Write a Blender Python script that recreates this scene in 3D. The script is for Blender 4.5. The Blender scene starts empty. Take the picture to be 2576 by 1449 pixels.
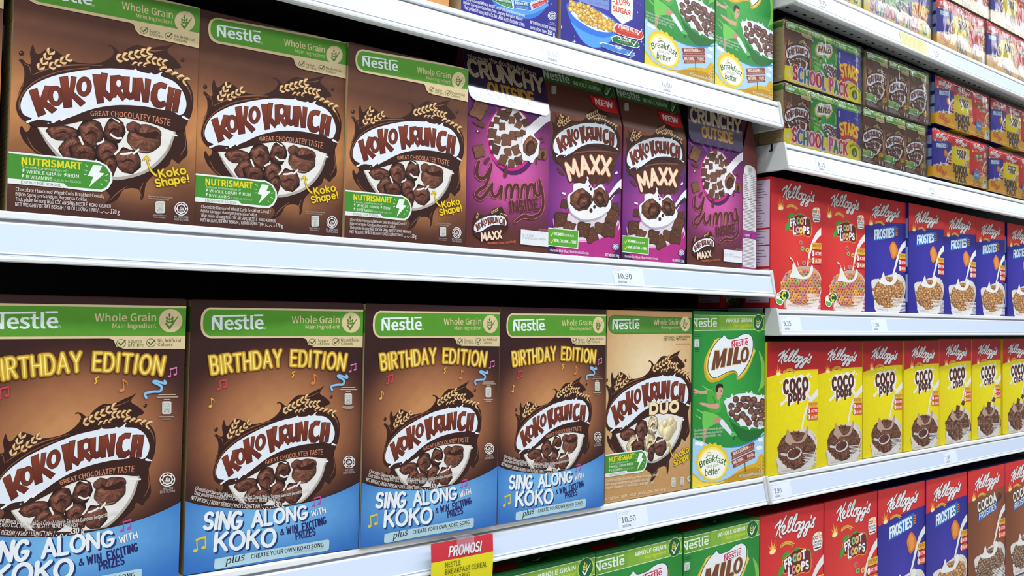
import bpy, bmesh, math, random
from mathutils import Vector, Matrix
from mathutils.geometry import tessellate_polygon
import os

SC = bpy.context.scene
COL = SC.collection
RAD = math.radians

# ------------------------------------------------------------------ camera, world, lamps, exposure
def setup_camera():
    yaw, pit, rol = RAD(38.94512312), RAD(1.85172084), RAD(1.00180507)
    f = Vector((math.sin(yaw) * math.cos(pit), math.cos(yaw) * math.cos(pit), math.sin(pit)))
    r = f.cross(Vector((0, 0, 1))).normalized()
    u = r.cross(f)
    c, s = math.cos(rol), math.sin(rol)
    r2, u2 = c * r + s * u, -s * r + c * u
    cam = bpy.data.cameras.new('camera')
    cam.sensor_fit = 'HORIZONTAL'
    cam.sensor_width = 36.0
    cam.lens = 36.0 * 2170.0 / 2576.0
    cam.clip_start, cam.clip_end = 0.01, 100
    o = bpy.data.objects.new('camera', cam)
    m = Matrix((r2, u2, -f)).transposed().to_4x4()
    m.translation = Vector((-0.15019573, -0.88975913, 0.26989961))
    o.matrix_world = m
    COL.objects.link(o)
    SC.camera = o

setup_camera()
SC.view_settings.view_transform = 'Standard'
SC.view_settings.look = 'None'
SC.view_settings.gamma = 1.0
SC.view_settings.use_curve_mapping = False
SC.view_settings.exposure = -0.02

WORLD = bpy.data.worlds.new('store_ambient')
SC.world = WORLD
WORLD.use_nodes = True
bg = WORLD.node_tree.nodes['Background']
bg.inputs['Color'].default_value = (0.93, 0.97, 1.0, 1)
bg.inputs['Strength'].default_value = 0.22

def lamp_row(y, z, power, length=7.0, width=0.16, x=1.0):
    l = bpy.data.lights.new('ceiling_tube_light', 'AREA')
    l.shape = 'RECTANGLE'
    l.size, l.size_y = length, width
    l.energy = power
    l.color = (0.94, 0.98, 1.0)
    o = bpy.data.objects.new('ceiling_tube_light', l)
    o.location = (x, y, z)
    COL.objects.link(o)
    return o

lamp_row(-0.95, 2.45, 138, length=8.6, x=0.6)
lamp_row(-1.95, 2.45, 165, length=13, width=0.50, x=2.8)
lamp_row(-6.5, 2.45, 50, length=12, width=0.20, x=2.0)

# ------------------------------------------------------------------ materials
def lin(c):
    def f(v):
        v = max(0.0, min(1.0, v / 255.0))
        return v / 12.92 if v <= 0.04045 else ((v + 0.055) / 1.055) ** 2.4
    return (f(c[0]), f(c[1]), f(c[2]), 1.0)

def new_mat(name, rgb=None, rough=0.5, spec=0.4, attr=False, bump=0.0, bump_scale=300.0, mottle=0.0, metal=0.0, coat=0.0):
    m = bpy.data.materials.new(name)
    m.use_nodes = True
    nt = m.node_tree
    b = nt.nodes['Principled BSDF']
    b.inputs['Roughness'].default_value = rough
    b.inputs['Specular IOR Level'].default_value = spec
    b.inputs['Metallic'].default_value = metal
    b.inputs['Coat Weight'].default_value = coat
    b.inputs['Coat Roughness'].default_value = 0.06
    tc = nt.nodes.new('ShaderNodeTexCoord')
    src = None
    if attr:
        a = nt.nodes.new('ShaderNodeAttribute')
        a.attribute_name = 'ink'
        src = a.outputs['Color']
    else:
        c = nt.nodes.new('ShaderNodeRGB')
        c.outputs[0].default_value = lin(rgb)
        src = c.outputs[0]
    if mottle:
        n = nt.nodes.new('ShaderNodeTexNoise')
        n.inputs['Scale'].default_value = 90.0
        n.inputs['Detail'].default_value = 6.0
        nt.links.new(tc.outputs['Object'], n.inputs['Vector'])
        mr = nt.nodes.new('ShaderNodeMapRange')
        mr.inputs['To Min'].default_value = 1.0 - mottle
        mr.inputs['To Max'].default_value = 1.0 + mottle
        nt.links.new(n.outputs['Fac'], mr.inputs['Value'])
        mx = nt.nodes.new('ShaderNodeVectorMath')
        mx.operation = 'SCALE'
        nt.links.new(src, mx.inputs[0])
        nt.links.new(mr.outputs[0], mx.inputs['Scale'])
        src = mx.outputs[0]
    nt.links.new(src, b.inputs['Base Color'])
    if bump:
        n2 = nt.nodes.new('ShaderNodeTexNoise')
        n2.inputs['Scale'].default_value = bump_scale
        n2.inputs['Detail'].default_value = 3.0
        nt.links.new(tc.outputs['Object'], n2.inputs['Vector'])
        bp = nt.nodes.new('ShaderNodeBump')
        bp.inputs['Strength'].default_value = bump
        bp.inputs['Distance'].default_value = 0.002
        nt.links.new(n2.outputs['Fac'], bp.inputs['Height'])
        nt.links.new(bp.outputs[0], b.inputs['Normal'])
    return m

M = {
    'card': new_mat('printed_card', attr=True, rough=0.42, spec=0.32, mottle=0.10),
    'gloss_card': new_mat('glossy_printed_card', attr=True, rough=0.12, spec=0.9, coat=1.0, bump=0.06, bump_scale=40),
    'paper': new_mat('printed_paper', attr=True, rough=0.6, spec=0.25),
    'rail': new_mat('white_plastic_rail', (208, 221, 243), rough=0.22, spec=0.5, bump=0.03, bump_scale=12),
    'bead': new_mat('white_enamelled_steel', (240, 243, 247), rough=0.22, spec=0.55),
    'groove': new_mat('grey_rail_groove', (150, 152, 160), rough=0.6, spec=0.2),
    'bracket': new_mat('grey_plastic_bracket', (205, 208, 208), rough=0.5, spec=0.35, mottle=0.03),
    'under': new_mat('shaded_shelf_underside', (38, 38, 40), rough=0.7, spec=0.2, mottle=0.1),  # grey-painted underside; the shade beneath the shelf is put into this colour
    'lip': new_mat('grey_steel_lip', (150, 152, 156), rough=0.55, spec=0.35),
    'hole': new_mat('dark_hole', (16, 16, 17), rough=0.9, spec=0.1),
    'top': new_mat('white_shelf_top', (205, 207, 208), rough=0.5, spec=0.3),
    'back': new_mat('black_back_panel', (30, 30, 33), rough=0.8, spec=0.15, mottle=0.15),
    'floor': new_mat('pale_floor_tile', (205, 203, 196), rough=0.35, spec=0.4, mottle=0.05),
}

def film_material():
    m = bpy.data.materials.new('clear_shrink_film')
    m.use_nodes = True
    nt = m.node_tree
    nt.nodes.remove(nt.nodes['Principled BSDF'])
    out = nt.nodes['Material Output']
    tr = nt.nodes.new('ShaderNodeBsdfTransparent')
    gl = nt.nodes.new('ShaderNodeBsdfGlossy')
    gl.inputs['Roughness'].default_value = 0.10
    mix = nt.nodes.new('ShaderNodeMixShader')
    fr = nt.nodes.new('ShaderNodeFresnel')
    fr.inputs['IOR'].default_value = 1.5
    tc = nt.nodes.new('ShaderNodeTexCoord')
    mp = nt.nodes.new('ShaderNodeMapping')
    mp.inputs['Scale'].default_value = (1.0, 1.0, 0.35)
    nt.links.new(tc.outputs['Object'], mp.inputs['Vector'])
    n = nt.nodes.new('ShaderNodeTexNoise')
    n.inputs['Scale'].default_value = 30.0
    n.inputs['Detail'].default_value = 2.5
    n.inputs['Distortion'].default_value = 0.6
    nt.links.new(mp.outputs[0], n.inputs['Vector'])
    bp = nt.nodes.new('ShaderNodeBump')
    bp.inputs['Strength'].default_value = 0.22
    bp.inputs['Distance'].default_value = 0.01
    nt.links.new(n.outputs['Fac'], bp.inputs['Height'])
    nt.links.new(bp.outputs[0], gl.inputs['Normal'])
    nt.links.new(bp.outputs[0], fr.inputs['Normal'])
    mul = nt.nodes.new('ShaderNodeMath'); mul.operation = 'MULTIPLY_ADD'
    mul.inputs[1].default_value = 0.62
    mul.inputs[2].default_value = 0.0
    nt.links.new(fr.outputs[0], mul.inputs[0])
    nt.links.new(mul.outputs[0], mix.inputs[0])
    nt.links.new(tr.outputs[0], mix.inputs[1])
    nt.links.new(gl.outputs[0], mix.inputs[2])
    nt.links.new(mix.outputs[0], out.inputs['Surface'])
    return m
M['film'] = film_material()

def clear_plastic():
    m = bpy.data.materials.new('clear_plastic')
    m.use_nodes = True
    nt = m.node_tree
    b = nt.nodes['Principled BSDF']
    b.inputs['Base Color'].default_value = lin((214, 204, 224))
    b.inputs['Roughness'].default_value = 0.12
    tr = nt.nodes.new('ShaderNodeBsdfTransparent')
    mix = nt.nodes.new('ShaderNodeMixShader')
    mix.inputs[0].default_value = 0.16
    nt.links.new(tr.outputs[0], mix.inputs[1])
    nt.links.new(b.outputs[0], mix.inputs[2])
    nt.links.new(mix.outputs[0], nt.nodes['Material Output'].inputs['Surface'])
    return m
M['clear'] = clear_plastic()

# ------------------------------------------------------------------ object helpers
def link_obj(name, me, parent=None, mat=None):
    o = bpy.data.objects.new(name, me)
    COL.objects.link(o)
    if parent:
        o.parent = parent
    if mat and me and not me.materials:
        me.materials.append(mat)
    return o

def empty(name, loc=(0, 0, 0), rz=0.0):
    o = bpy.data.objects.new(name, None)
    o.empty_display_size = 0.02
    o.location = loc
    o.rotation_euler = (0, 0, rz)
    COL.objects.link(o)
    return o

def tag(o, label, cat, group=None):
    o['label'] = label
    o['category'] = cat
    if group:
        o['group'] = group
    return o

def add_box(bm, x0, y0, z0, x1, y1, z1, mi=0, bevel=0.0):
    vs = [bm.verts.new(p) for p in ((x0, y0, z0), (x1, y0, z0), (x1, y1, z0), (x0, y1, z0), (x0, y0, z1), (x1, y0, z1), (x1, y1, z1), (x0, y1, z1))]
    fs = []
    for q in ((0, 3, 2, 1), (4, 5, 6, 7), (0, 1, 5, 4), (1, 2, 6, 5), (2, 3, 7, 6), (3, 0, 4, 7)):
        f = bm.faces.new([vs[i] for i in q]); f.material_index = mi; fs.append(f)
    if bevel:
        es = list({e for f in fs for e in f.edges})
        bmesh.ops.bevel(bm, geom=es, offset=bevel, segments=2, affect='EDGES', profile=0.5)
    return fs

def add_prism(bm, prof, x0, x1, mi=0):
    """profile of (y, z) points swept along x, closed ends"""
    a = [bm.verts.new((x0, y, z)) for y, z in prof]
    b = [bm.verts.new((x1, y, z)) for y, z in prof]
    n = len(prof)
    for i in range(n):
        f = bm.faces.new((a[i], a[(i + 1) % n], b[(i + 1) % n], b[i])); f.material_index = mi
    for q in (list(reversed(a)), b):
        f = bm.faces.new(q); f.material_index = mi

def finish(bm, name, mats, smooth=False):
    bmesh.ops.recalc_face_normals(bm, faces=bm.faces)
    me = bpy.data.meshes.new(name)
    bm.to_mesh(me)
    bm.free()
    for m in mats:
        me.materials.append(m)
    if smooth:
        for p in me.polygons:
            p.use_smooth = True
    return me

# ------------------------------------------------------------------ flat printed artwork
def homography(src, dst):
    A = []
    for (x, y), (u, v) in zip(src, dst):
        A.append([x, y, 1, 0, 0, 0, -u * x, -u * y, u])
        A.append([0, 0, 0, x, y, 1, -v * x, -v * y, v])
    n = 8
    for i in range(n):
        p = max(range(i, n), key=lambda r: abs(A[r][i]))
        A[i], A[p] = A[p], A[i]
        for r in range(n):
            if r != i:
                k = A[r][i] / A[i][i]
                for c in range(i, n + 1):
                    A[r][c] -= k * A[i][c]
    h = [A[i][n] / A[i][i] for i in range(n)] + [1.0]
    return lambda p: ((h[0] * p[0] + h[1] * p[1] + h[2]) / (h[6] * p[0] + h[7] * p[1] + 1), (h[3] * p[0] + h[4] * p[1] + h[5]) / (h[6] * p[0] + h[7] * p[1] + 1))

def affine_fit(src, dst):
    """least-squares affine map between two lists of points"""
    S = [[0.0] * 3 for _ in range(3)]
    T = [[0.0] * 2 for _ in range(3)]
    for (x, y), (u, v) in zip(src, dst):
        r = (x, y, 1.0)
        for i in range(3):
            for j in range(3):
                S[i][j] += r[i] * r[j]
            T[i][0] += r[i] * u
            T[i][1] += r[i] * v
    Mi = Matrix(S).inverted()
    a = [[sum(Mi[i][k] * T[k][c] for k in range(3)) for i in range(3)] for c in range(2)]
    return lambda p: (a[0][0] * p[0] + a[0][1] * p[1] + a[0][2], a[1][0] * p[0] + a[1][1] * p[1] + a[1][2])

_FONTS = {}
def font(name):
    if name not in _FONTS:
        f = None
        if name == 'sans':
            try:
                f = bpy.data.fonts.load(os.path.join(bpy.utils.system_resource('DATAFILES', path='fonts'), 'Noto Sans CJK Regular.woff2'))
            except Exception:
                f = None
        _FONTS[name] = f
    return _FONTS[name]

_GLYPHS = {}
def glyphs(s, fn='sans', bold=0.0):
    key = (s, fn, bold)
    if key in _GLYPHS:
        return _GLYPHS[key]
    def mesh_of(body):
        c = bpy.data.curves.new('lettering', 'FONT')
        c.body = body
        c.size = 1.0
        c.resolution_u = 2
        c.offset = bold
        f = font(fn)
        if f:
            c.font = f
        o = bpy.data.objects.new('lettering', c)
        me = bpy.data.meshes.new_from_object(o)
        v = [(p.co.x, p.co.y) for p in me.vertices]
        fc = [tuple(p.vertices) for p in me.polygons]
        bpy.data.objects.remove(o)
        bpy.data.curves.remove(c)
        bpy.data.meshes.remove(me)
        return v, fc
    hk = ('H', fn, bold, 'cap')
    if hk not in _GLYPHS:
        v, _ = mesh_of('H')
        _GLYPHS[hk] = max(p[1] for p in v)
    cap = _GLYPHS[hk]
    v, fc = mesh_of(s)
    if v:
        x0 = min(p[0] for p in v); x1 = max(p[0] for p in v)
        v = [((p[0] - x0) / max(x1 - x0, 1e-6), p[1] / cap) for p in v]
    _GLYPHS[key] = (v, fc)
    return _GLYPHS[key]

def catmull(pts, n=5, closed=False):
    if len(pts) < 3 and not closed:
        return list(pts)
    out = []
    N = len(pts)
    rng = range(N) if closed else range(N - 1)
    g = (lambda i: pts[i % N]) if closed else (lambda i: pts[max(0, min(N - 1, i))])
    for i in rng:
        p0, p1, p2, p3 = g(i - 1), g(i), g(i + 1), g(i + 2)
        for k in range(n):
            t = k / n
            out.append(tuple(0.5 * (2 * p1[d] + (p2[d] - p0[d]) * t + (2 * p0[d] - 5 * p1[d] + 4 * p2[d] - p3[d]) * t * t + (3 * p1[d] - p0[d] - 3 * p2[d] + p3[d]) * t ** 3) for d in range(len(p1))))
    if not closed:
        out.append(tuple(pts[-1]))
    return out

# single-line letters, unit cap height, (width, strokes); an 's' entry is smoothed
def arc(cx, cy, rx, ry, a0, a1, n=14):
    return [(cx + rx * math.cos(RAD(a0 + (a1 - a0) * i / n)), cy + ry * math.sin(RAD(a0 + (a1 - a0) * i / n))) for i in range(n + 1)]
LET = {
    'A': (.72, [[(0, 0), (.36, 1), (.72, 0)], [(.13, .34), (.59, .34)]]),
    'B': (.6, [[(0, 0), (0, 1), (.3, 1)] + arc(.32, .76, .24, .24, 90, -90) + [(0, .52)], [(.3, .52)] + arc(.34, .26, .27, .26, 90, -90) + [(0, 0)]]),
    'C': (.66, [arc(.36, .5, .36, .5, 50, 310)]),
    'D': (.66, [[(0, 0), (0, 1), (.25, 1)] + arc(.28, .5, .38, .5, 90, -90) + [(0, 0)]]),
    'E': (.52, [[(.52, 1), (0, 1), (0, 0), (.52, 0)], [(0, .52), (.44, .52)]]),
    'F': (.5, [[(.5, 1), (0, 1), (0, 0)], [(0, .5), (.42, .5)]]),
    'G': (.7, [arc(.36, .5, .36, .5, 50, 330) + [(.70, .42), (.42, .42)]]),
    'H': (.62, [[(0, 0), (0, 1)], [(.62, 0), (.62, 1)], [(0, .5), (.62, .5)]]),
    'I': (.12, [[(.06, 0), (.06, 1)]]),
    'K': (.6, [[(0, 0), (0, 1)], [(.58, 1), (.04, .46)], [(.2, .6), (.62, 0)]]),
    'L': (.48, [[(0, 1), (0, 0), (.48, 0)]]),
    'M': (.8, [[(0, 0), (.08, 1), (.4, .3), (.72, 1), (.8, 0)]]),
    'N': (.64, [[(0, 0), (0, 1), (.64, 0), (.64, 1)]]),
    'O': (.76, [arc(.38, .5, .38, .5, 90, 450, 24)]),
    'P': (.56, [[(0, 0), (0, 1), (.28, 1)] + arc(.3, .74, .26, .26, 90, -90) + [(0, .48)]]),
    'R': (.6, [[(0, 0), (0, 1), (.28, 1)] + arc(.3, .74, .26, .26, 90, -90) + [(0, .48)], [(.26, .48), (.6, 0)]]),
    'S': (.56, [arc(.28, .75, .26, .25, 30, 250) + arc(.28, .25, .28, .25, 70, -150)]),
    'T': (.64, [[(0, 1), (.64, 1)], [(.32, 1), (.32, 0)]]),
    'U': (.62, [[(0, 1), (0, .3)] + arc(.31, .31, .31, .31, 180, 360) + [(.62, 1)]]),
    'V': (.66, [[(0, 1), (.33, 0), (.66, 1)]]),
    'W': (.95, [[(0, 1), (.22, 0), (.475, .8), (.73, 0), (.95, 1)]]),
    'X': (.64, [[(0, 1), (.64, 0)], [(0, 0), (.64, 1)]]),
    'Y': (.66, [[(0, 1), (.33, .48), (.66, 1)], [(.33, .48), (.33, 0)]]),
    'Z': (.6, [[(0, 1), (.6, 1), (0, 0), (.6, 0)]]),
    'c': (.56, [arc(.3, .35, .3, .35, 45, 315)]),
    'o': (.62, [arc(.31, .35, .31, .35, 90, 450, 20)]),
    'p': (.58, [[(0, .7), (0, -.35)], arc(.29, .35, .29, .35, 180, 540, 20)]),
    's': (.44, [arc(.22, .52, .2, .18, 30, 250, 10) + arc(.22, .17, .22, .18, 70, -150, 10)]),
    'h': (.5, [[(0, 1), (0, 0)], [(0, .4)] + arc(.25, .42, .25, .28, 180, 0, 10) + [(.5, 0)]]),
    'a': (.54, [arc(.27, .35, .27, .35, 0, 360, 20), [(.54, .7), (.54, 0)]]),
    'e': (.56, [[(.02, .36), (.54, .4)] + arc(.29, .35, .28, .35, 10, 310, 16)]),
    'x': (.48, [[(0, .7), (.48, 0)], [(0, 0), (.48, .7)]]),
    'k': (.48, [[(0, 1), (0, 0)], [(.46, .7), (.03, .3)], [(.16, .42), (.48, 0)]]),
    '!': (.12, [[(.06, 1), (.06, .35)], [(.06, .03), (.06, 0)]]),
    '&': (.7, [[(.7, 0), (.2, .7), (.25, .95), (.42, .95), (.45, .75), (.08, .4), (.05, .1), (.3, 0), (.55, .15), (.66, .4)]]),
}

class Art:
    STEP = 1.6e-6
    def __init__(s, w, h, corners):
        s.w, s.h = w, h
        s.V, s.F, s.C = [], [], []
        s.n = 0
        s.A = None
        s.rnd = random.Random(7)
        s.use(corners)
    def use(s, corners, rect=None):
        """traced sheet: its top-left, top-right, bottom-left and bottom-right corners on the tracing grid"""
        x0, y0, x1, y1 = rect or (0, 0, s.w, s.h)
        s.H = homography(corners, [(x0, y1), (x1, y1), (x0, y0), (x1, y0)])
        return s.H
    def m(s, p):
        q = s.H(p)
        return s.A(q) if s.A else q
    def k(s, p):
        """size of one tracing unit at p, in metres"""
        a, b, c = s.m(p), s.m((p[0] + 1, p[1])), s.m((p[0], p[1] + 1))
        return math.sqrt(math.hypot(b[0] - a[0], b[1] - a[1]) * math.hypot(c[0] - a[0], c[1] - a[1]))
    def emit(s, pts, faces, cols):
        s.n += 1
        b = len(s.V)
        z = s.n
        s.V += [(p[0], p[1], z) for p in pts]
        s.F += [tuple(i + b for i in f) for f in faces]
        s.C += [lin(c) for c in cols]
    def poly_mm(s, q, col):
        tri = tessellate_polygon([[Vector((p[0], p[1], 0)) for p in q]])
        cols = [col(p[0] / s.w, p[1] / s.h) for p in q] if callable(col) else [col] * len(q)
        s.emit(q, tri, cols)
    def poly(s, pts, col, smooth=0):
        if smooth:
            pts = catmull(pts, smooth, True)
        s.poly_mm([s.m(p) for p in pts], col)
    def grid(s, colf, nx=20, ny=28, rect=None):
        x0, y0, x1, y1 = rect or (0, 0, s.w, s.h)
        pts, fc, cols = [], [], []
        for j in range(ny + 1):
            for i in range(nx + 1):
                x, y = x0 + (x1 - x0) * i / nx, y0 + (y1 - y0) * j / ny
                pts.append((x, y)); cols.append(colf(x / s.w, y / s.h))
        for j in range(ny):
            for i in range(nx):
                a = j * (nx + 1) + i
                fc.append((a, a + 1, a + nx + 2, a + nx + 1))
        s.emit(pts, fc, cols)
    def rect(s, x0, y0, x1, y1, col):
        s.emit([(x0, y0), (x1, y0), (x1, y1), (x0, y1)], [(0, 1, 2, 3)], [col] * 4)
    def fan(s, c, ring, cc, cr):
        n = len(ring)
        s.emit([c] + ring, [(0, i + 1, (i + 1) % n + 1) for i in range(n)], [cc] + ([cr] * n if not isinstance(cr, list) else cr))
    def ell(s, c, rx, ry, col, rot=0.0, n=28, cc=None):
        """ellipse on the tracing grid"""
        cr, sr = math.cos(RAD(rot)), math.sin(RAD(rot))
        ring = []
        for i in range(n):
            a = 2 * math.pi * i / n
            x, y = rx * math.cos(a), ry * math.sin(a)
            ring.append(s.m((c[0] + x * cr - y * sr, c[1] + x * sr + y * cr)))
        s.fan(s.m(c), ring, cc or col, col)
    def ring(s, c, rx, ry, w, col, rot=0.0, n=28):
        cr, sr = math.cos(RAD(rot)), math.sin(RAD(rot))
        pts = []
        for i in range(n):
            a = 2 * math.pi * i / n
            x, y = rx * math.cos(a), ry * math.sin(a)
            pts.append((c[0] + x * cr - y * sr, c[1] + x * sr + y * cr))
        s.stroke(pts, w, col, closed=True, smooth=0)
    def line_mm(s, pts, w, col, closed=False):
        """ribbon with mitred joints and round ends; w in metres, a number or a list"""
        q = [pts[0]]
        ws = [w[0]] if isinstance(w, list) else None
        for i, p in enumerate(pts[1:], 1):
            if math.hypot(p[0] - q[-1][0], p[1] - q[-1][1]) > 1e-5:
                q.append(p)
                if ws is not None:
                    ws.append(w[i])
        if closed and math.hypot(q[0][0] - q[-1][0], q[0][1] - q[-1][1]) < 1e-5 and len(q) > 2:
            q.pop()
            if ws is not None: ws.pop()
        n = len(q)
        if not closed and n > 6 and math.hypot(q[0][0] - q[-1][0], q[0][1] - q[-1][1]) < (ws[0] if ws else w) * .1:
            closed = True
            q.pop()
            if ws is not None: ws.pop()
            n -= 1
        if not closed and n > 2:
            # a line that doubles back is laid down in several passes
            acc, cut = 0.0, 0
            for i in range(1, n - 1):
                a1 = math.atan2(q[i][1] - q[i - 1][1], q[i][0] - q[i - 1][0]); a2 = math.atan2(q[i + 1][1] - q[i][1], q[i + 1][0] - q[i][0])
                d = abs((a2 - a1 + math.pi) % (2 * math.pi) - math.pi)
                if d > 1.7 or acc + d > 2.6:
                    s.line_mm(q[cut:i + 1], ws[cut:i + 1] if ws else w, col)
                    cut, acc = i, 0.0
                else:
                    acc += d
            if cut:
                s.line_mm(q[cut:], ws[cut:] if ws else w, col)
                return
        if n < 2:
            r = (ws[0] if ws else w) / 2
            s.fan(q[0], [(q[0][0] + r * math.cos(k * .628), q[0][1] + r * math.sin(k * .628)) for k in range(10)], col, col)
            return
        V, F = [], []
        for i in range(n):
            r = (ws[i] if ws else w) / 2
            a = q[i - 1] if (i > 0 or closed) else None
            b = q[(i + 1) % n] if (i < n - 1 or closed) else None
            d = []
            for u, v in ((a, q[i]), (q[i], b)):
                if u is not None and v is not None:
                    L = math.hypot(v[0] - u[0], v[1] - u[1]) or 1e-9
                    d.append(((v[0] - u[0]) / L, (v[1] - u[1]) / L))
            nx = sum(-t[1] for t in d); ny = sum(t[0] for t in d)
            L = math.hypot(nx, ny)
            if L < 1e-6:
                nx, ny, L = -d[0][1], d[0][0], 1.0
            nx /= L; ny /= L
            c = max(0.68, abs(nx * -d[0][1] + ny * d[0][0]))
            V += [(q[i][0] + nx * r / c, q[i][1] + ny * r / c), (q[i][0] - nx * r / c, q[i][1] - ny * r / c)]
        for i in range(n if closed else n - 1):
            j = (i + 1) % n
            F.append((2 * i, 2 * i + 1, 2 * j + 1, 2 * j))
        if not closed:
            for e, o in ((0, 1), (n - 1, n - 2)):
                r = (ws[e] if ws else w) / 2
                a = math.atan2(q[e][1] - q[o][1], q[e][0] - q[o][0])
                base = len(V)
                V += [(q[e][0] + r * math.cos(a + t), q[e][1] + r * math.sin(a + t)) for t in (-1.571, -.9, -.3, .3, .9, 1.571)]
                F.append(tuple(range(base, base + 6)))
        s.emit(V, F, [col] * len(V))
    def stroke(s, pts, w, col, closed=False, smooth=5):
        if smooth:
            tap = isinstance(w, list)
            if tap:
                pp = catmull([(p[0], p[1], w[min(i, len(w) - 1)]) for i, p in enumerate(pts)], smooth, closed)
                pts, w = [p[:2] for p in pp], [max(p[2], .2) for p in pp]
            else:
                pts = catmull(pts, smooth, closed)
        k = s.k(pts[len(pts) // 2])
        s.line_mm([s.m(p) for p in pts], [x * k for x in w] if isinstance(w, list) else w * k, col, closed)
    def curve3(s, p0, p1, pm):
        a, b, c = s.m(p0), s.m(p1), (s.m(pm) if pm else None)
        if c is None:
            c = ((a[0] + b[0]) / 2, (a[1] + b[1]) / 2)
        def f(t):
            l0, l1, l2 = (2 * t - 1) * (t - 1), 4 * t * (1 - t), t * (2 * t - 1)
            x = a[0] * l0 + c[0] * l1 + b[0] * l2; y = a[1] * l0 + c[1] * l1 + b[1] * l2
            d0, d1, d2 = 4 * t - 3, 4 - 8 * t, 4 * t - 1
            dx = a[0] * d0 + c[0] * d1 + b[0] * d2; dy = a[1] * d0 + c[1] * d1 + b[1] * d2
            L = math.hypot(dx, dy) or 1e-9
            return x, y, dx / L, dy / L
        return f, math.hypot(b[0] - a[0], b[1] - a[1])
    def hh(s, p, h):
        a, b = s.m(p), s.m((p[0], p[1] - h))
        return math.hypot(b[0] - a[0], b[1] - a[1])
    def text(s, body, p0, p1, h, col, pm=None, bold=0.0, fn='sans', shear=0.0, h1=None, upright=False):
        """lettering between two baseline points with cap height h"""
        v, fc = glyphs(body, fn)
        f, L = s.curve3(p0, p1, pm)
        H0 = s.hh(p0, h); H1 = s.hh(p1, h1) if h1 else H0
        pts = []
        for u, y in v:
            x, yy, tx, ty = f(u)
            if upright:
                tx, ty = 1.0, 0.0
            hh = (H0 + (H1 - H0) * u) * y
            pts.append((x - ty * hh + tx * hh * shear, yy + tx * hh + ty * hh * shear))
        if not pts:
            return
        b = bold * 1.25 * H0
        for ox, oy in ([(0, 0)] if bold < .006 else [(-b, 0), (b, 0)] if bold < .02 else [(-b, -b * .5), (b, -b * .5), (b, b * .5), (-b, b * .5)]):
            q = [(x + ox, y + oy) for x, y in pts]
            s.emit(q, fc, [col] * len(q) if not callable(col) else [col(x / s.w, y / s.h) for x, y in q])
    def brush(s, body, p0, p1, h, passes, pm=None, h1=None, shear=0.0, gap=.24, wob=0.0, cols=None, slant=None):
        """single-line letters; passes = [(width as a share of cap height, colour)]"""
        f, L = s.curve3(p0, p1, pm)
        H0 = s.hh(p0, h); H1 = s.hh(p1, h1) if h1 else H0
        tot = 0.0
        lay = []
        for ch in body:
            if ch == ' ':
                tot += .45; continue
            w, st = LET[ch]
            lay.append((tot, w, st))
            tot += w + gap
        tot -= gap
        rr = random.Random(len(body) + int(h))
        wobs = [((rr.random() - .5) * 2 * wob, (rr.random() - .5) * 2 * wob) for _ in lay]
        for pi, (pw, pc) in enumerate(passes):
            for li, (off, w, st) in enumerate(lay):
                c = pc if pc is not None else cols[li % len(cols)]
                for line in st:
                    pts = []
                    hm = H0
                    for x, y in line:
                        if wob:
                            a = wobs[li][0] * 1.2
                            x, y = x + (y - .5) * a, y + wobs[li][1] + (x - w / 2) * a * .5
                        t = (off + x) / tot
                        hm = H0 + (H1 - H0) * t
                        px, py, tx, ty = f(t)
                        yy = y * hm
                        pts.append((px - ty * yy + tx * yy * shear, py + tx * yy + ty * yy * shear))
                    s.line_mm(pts, pw * hm, c)
    def blob(s, c, rx, ry, col, rot=0.0, n=16, dark=.6, vary=.22, noise=.14, fine=False):
        """lumpy cereal piece with mottled print"""
        r = s.rnd
        cr, sr = math.cos(RAD(rot)), math.sin(RAD(rot))
        def P(a, q):
            x, y = rx * q * math.cos(a), ry * q * math.sin(a)
            return s.m((c[0] + x * cr - y * sr, c[1] + x * sr + y * cr))
        def J(b):
            g = b * (1 + (r.random() - .5) * 2 * vary)
            return tuple(min(255, v * g) for v in col)
        rad = [1 + (r.random() - .5) * 2 * noise for _ in range(n)]
        pts = [s.m(c)]; cols = [J(1.0)]
        rings = ((.2, 1.05), (.38, 1.05), (.55, 1.02), (.70, 1.0), (.85, (1 + dark) / 2), (1.0, dark)) if fine else ((.35, 1.05), (.68, 1.0), (1.0, dark))
        if fine:
            n *= 2
            rad = [(rad[i // 2] + rad[((i + 1) // 2) % len(rad)]) / 2 for i in range(n)]
        for q, b in rings:
            for i in range(n):
                a = 2 * math.pi * i / n
                pts.append(P(a, q * (rad[i] if q > .5 else 1)))
                lit = 1 + .16 * math.cos(a + 2.2)
                cols.append(J(b * lit))
        fc = [(0, i + 1, (i + 1) % n + 1) for i in range(n)]
        for k in range(len(rings) - 1):
            for i in range(n):
                j = (i + 1) % n
                fc.append((1 + k * n + i, 1 + (k + 1) * n + i, 1 + (k + 1) * n + j, 1 + k * n + j))
        s.emit(pts, fc, cols)
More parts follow.
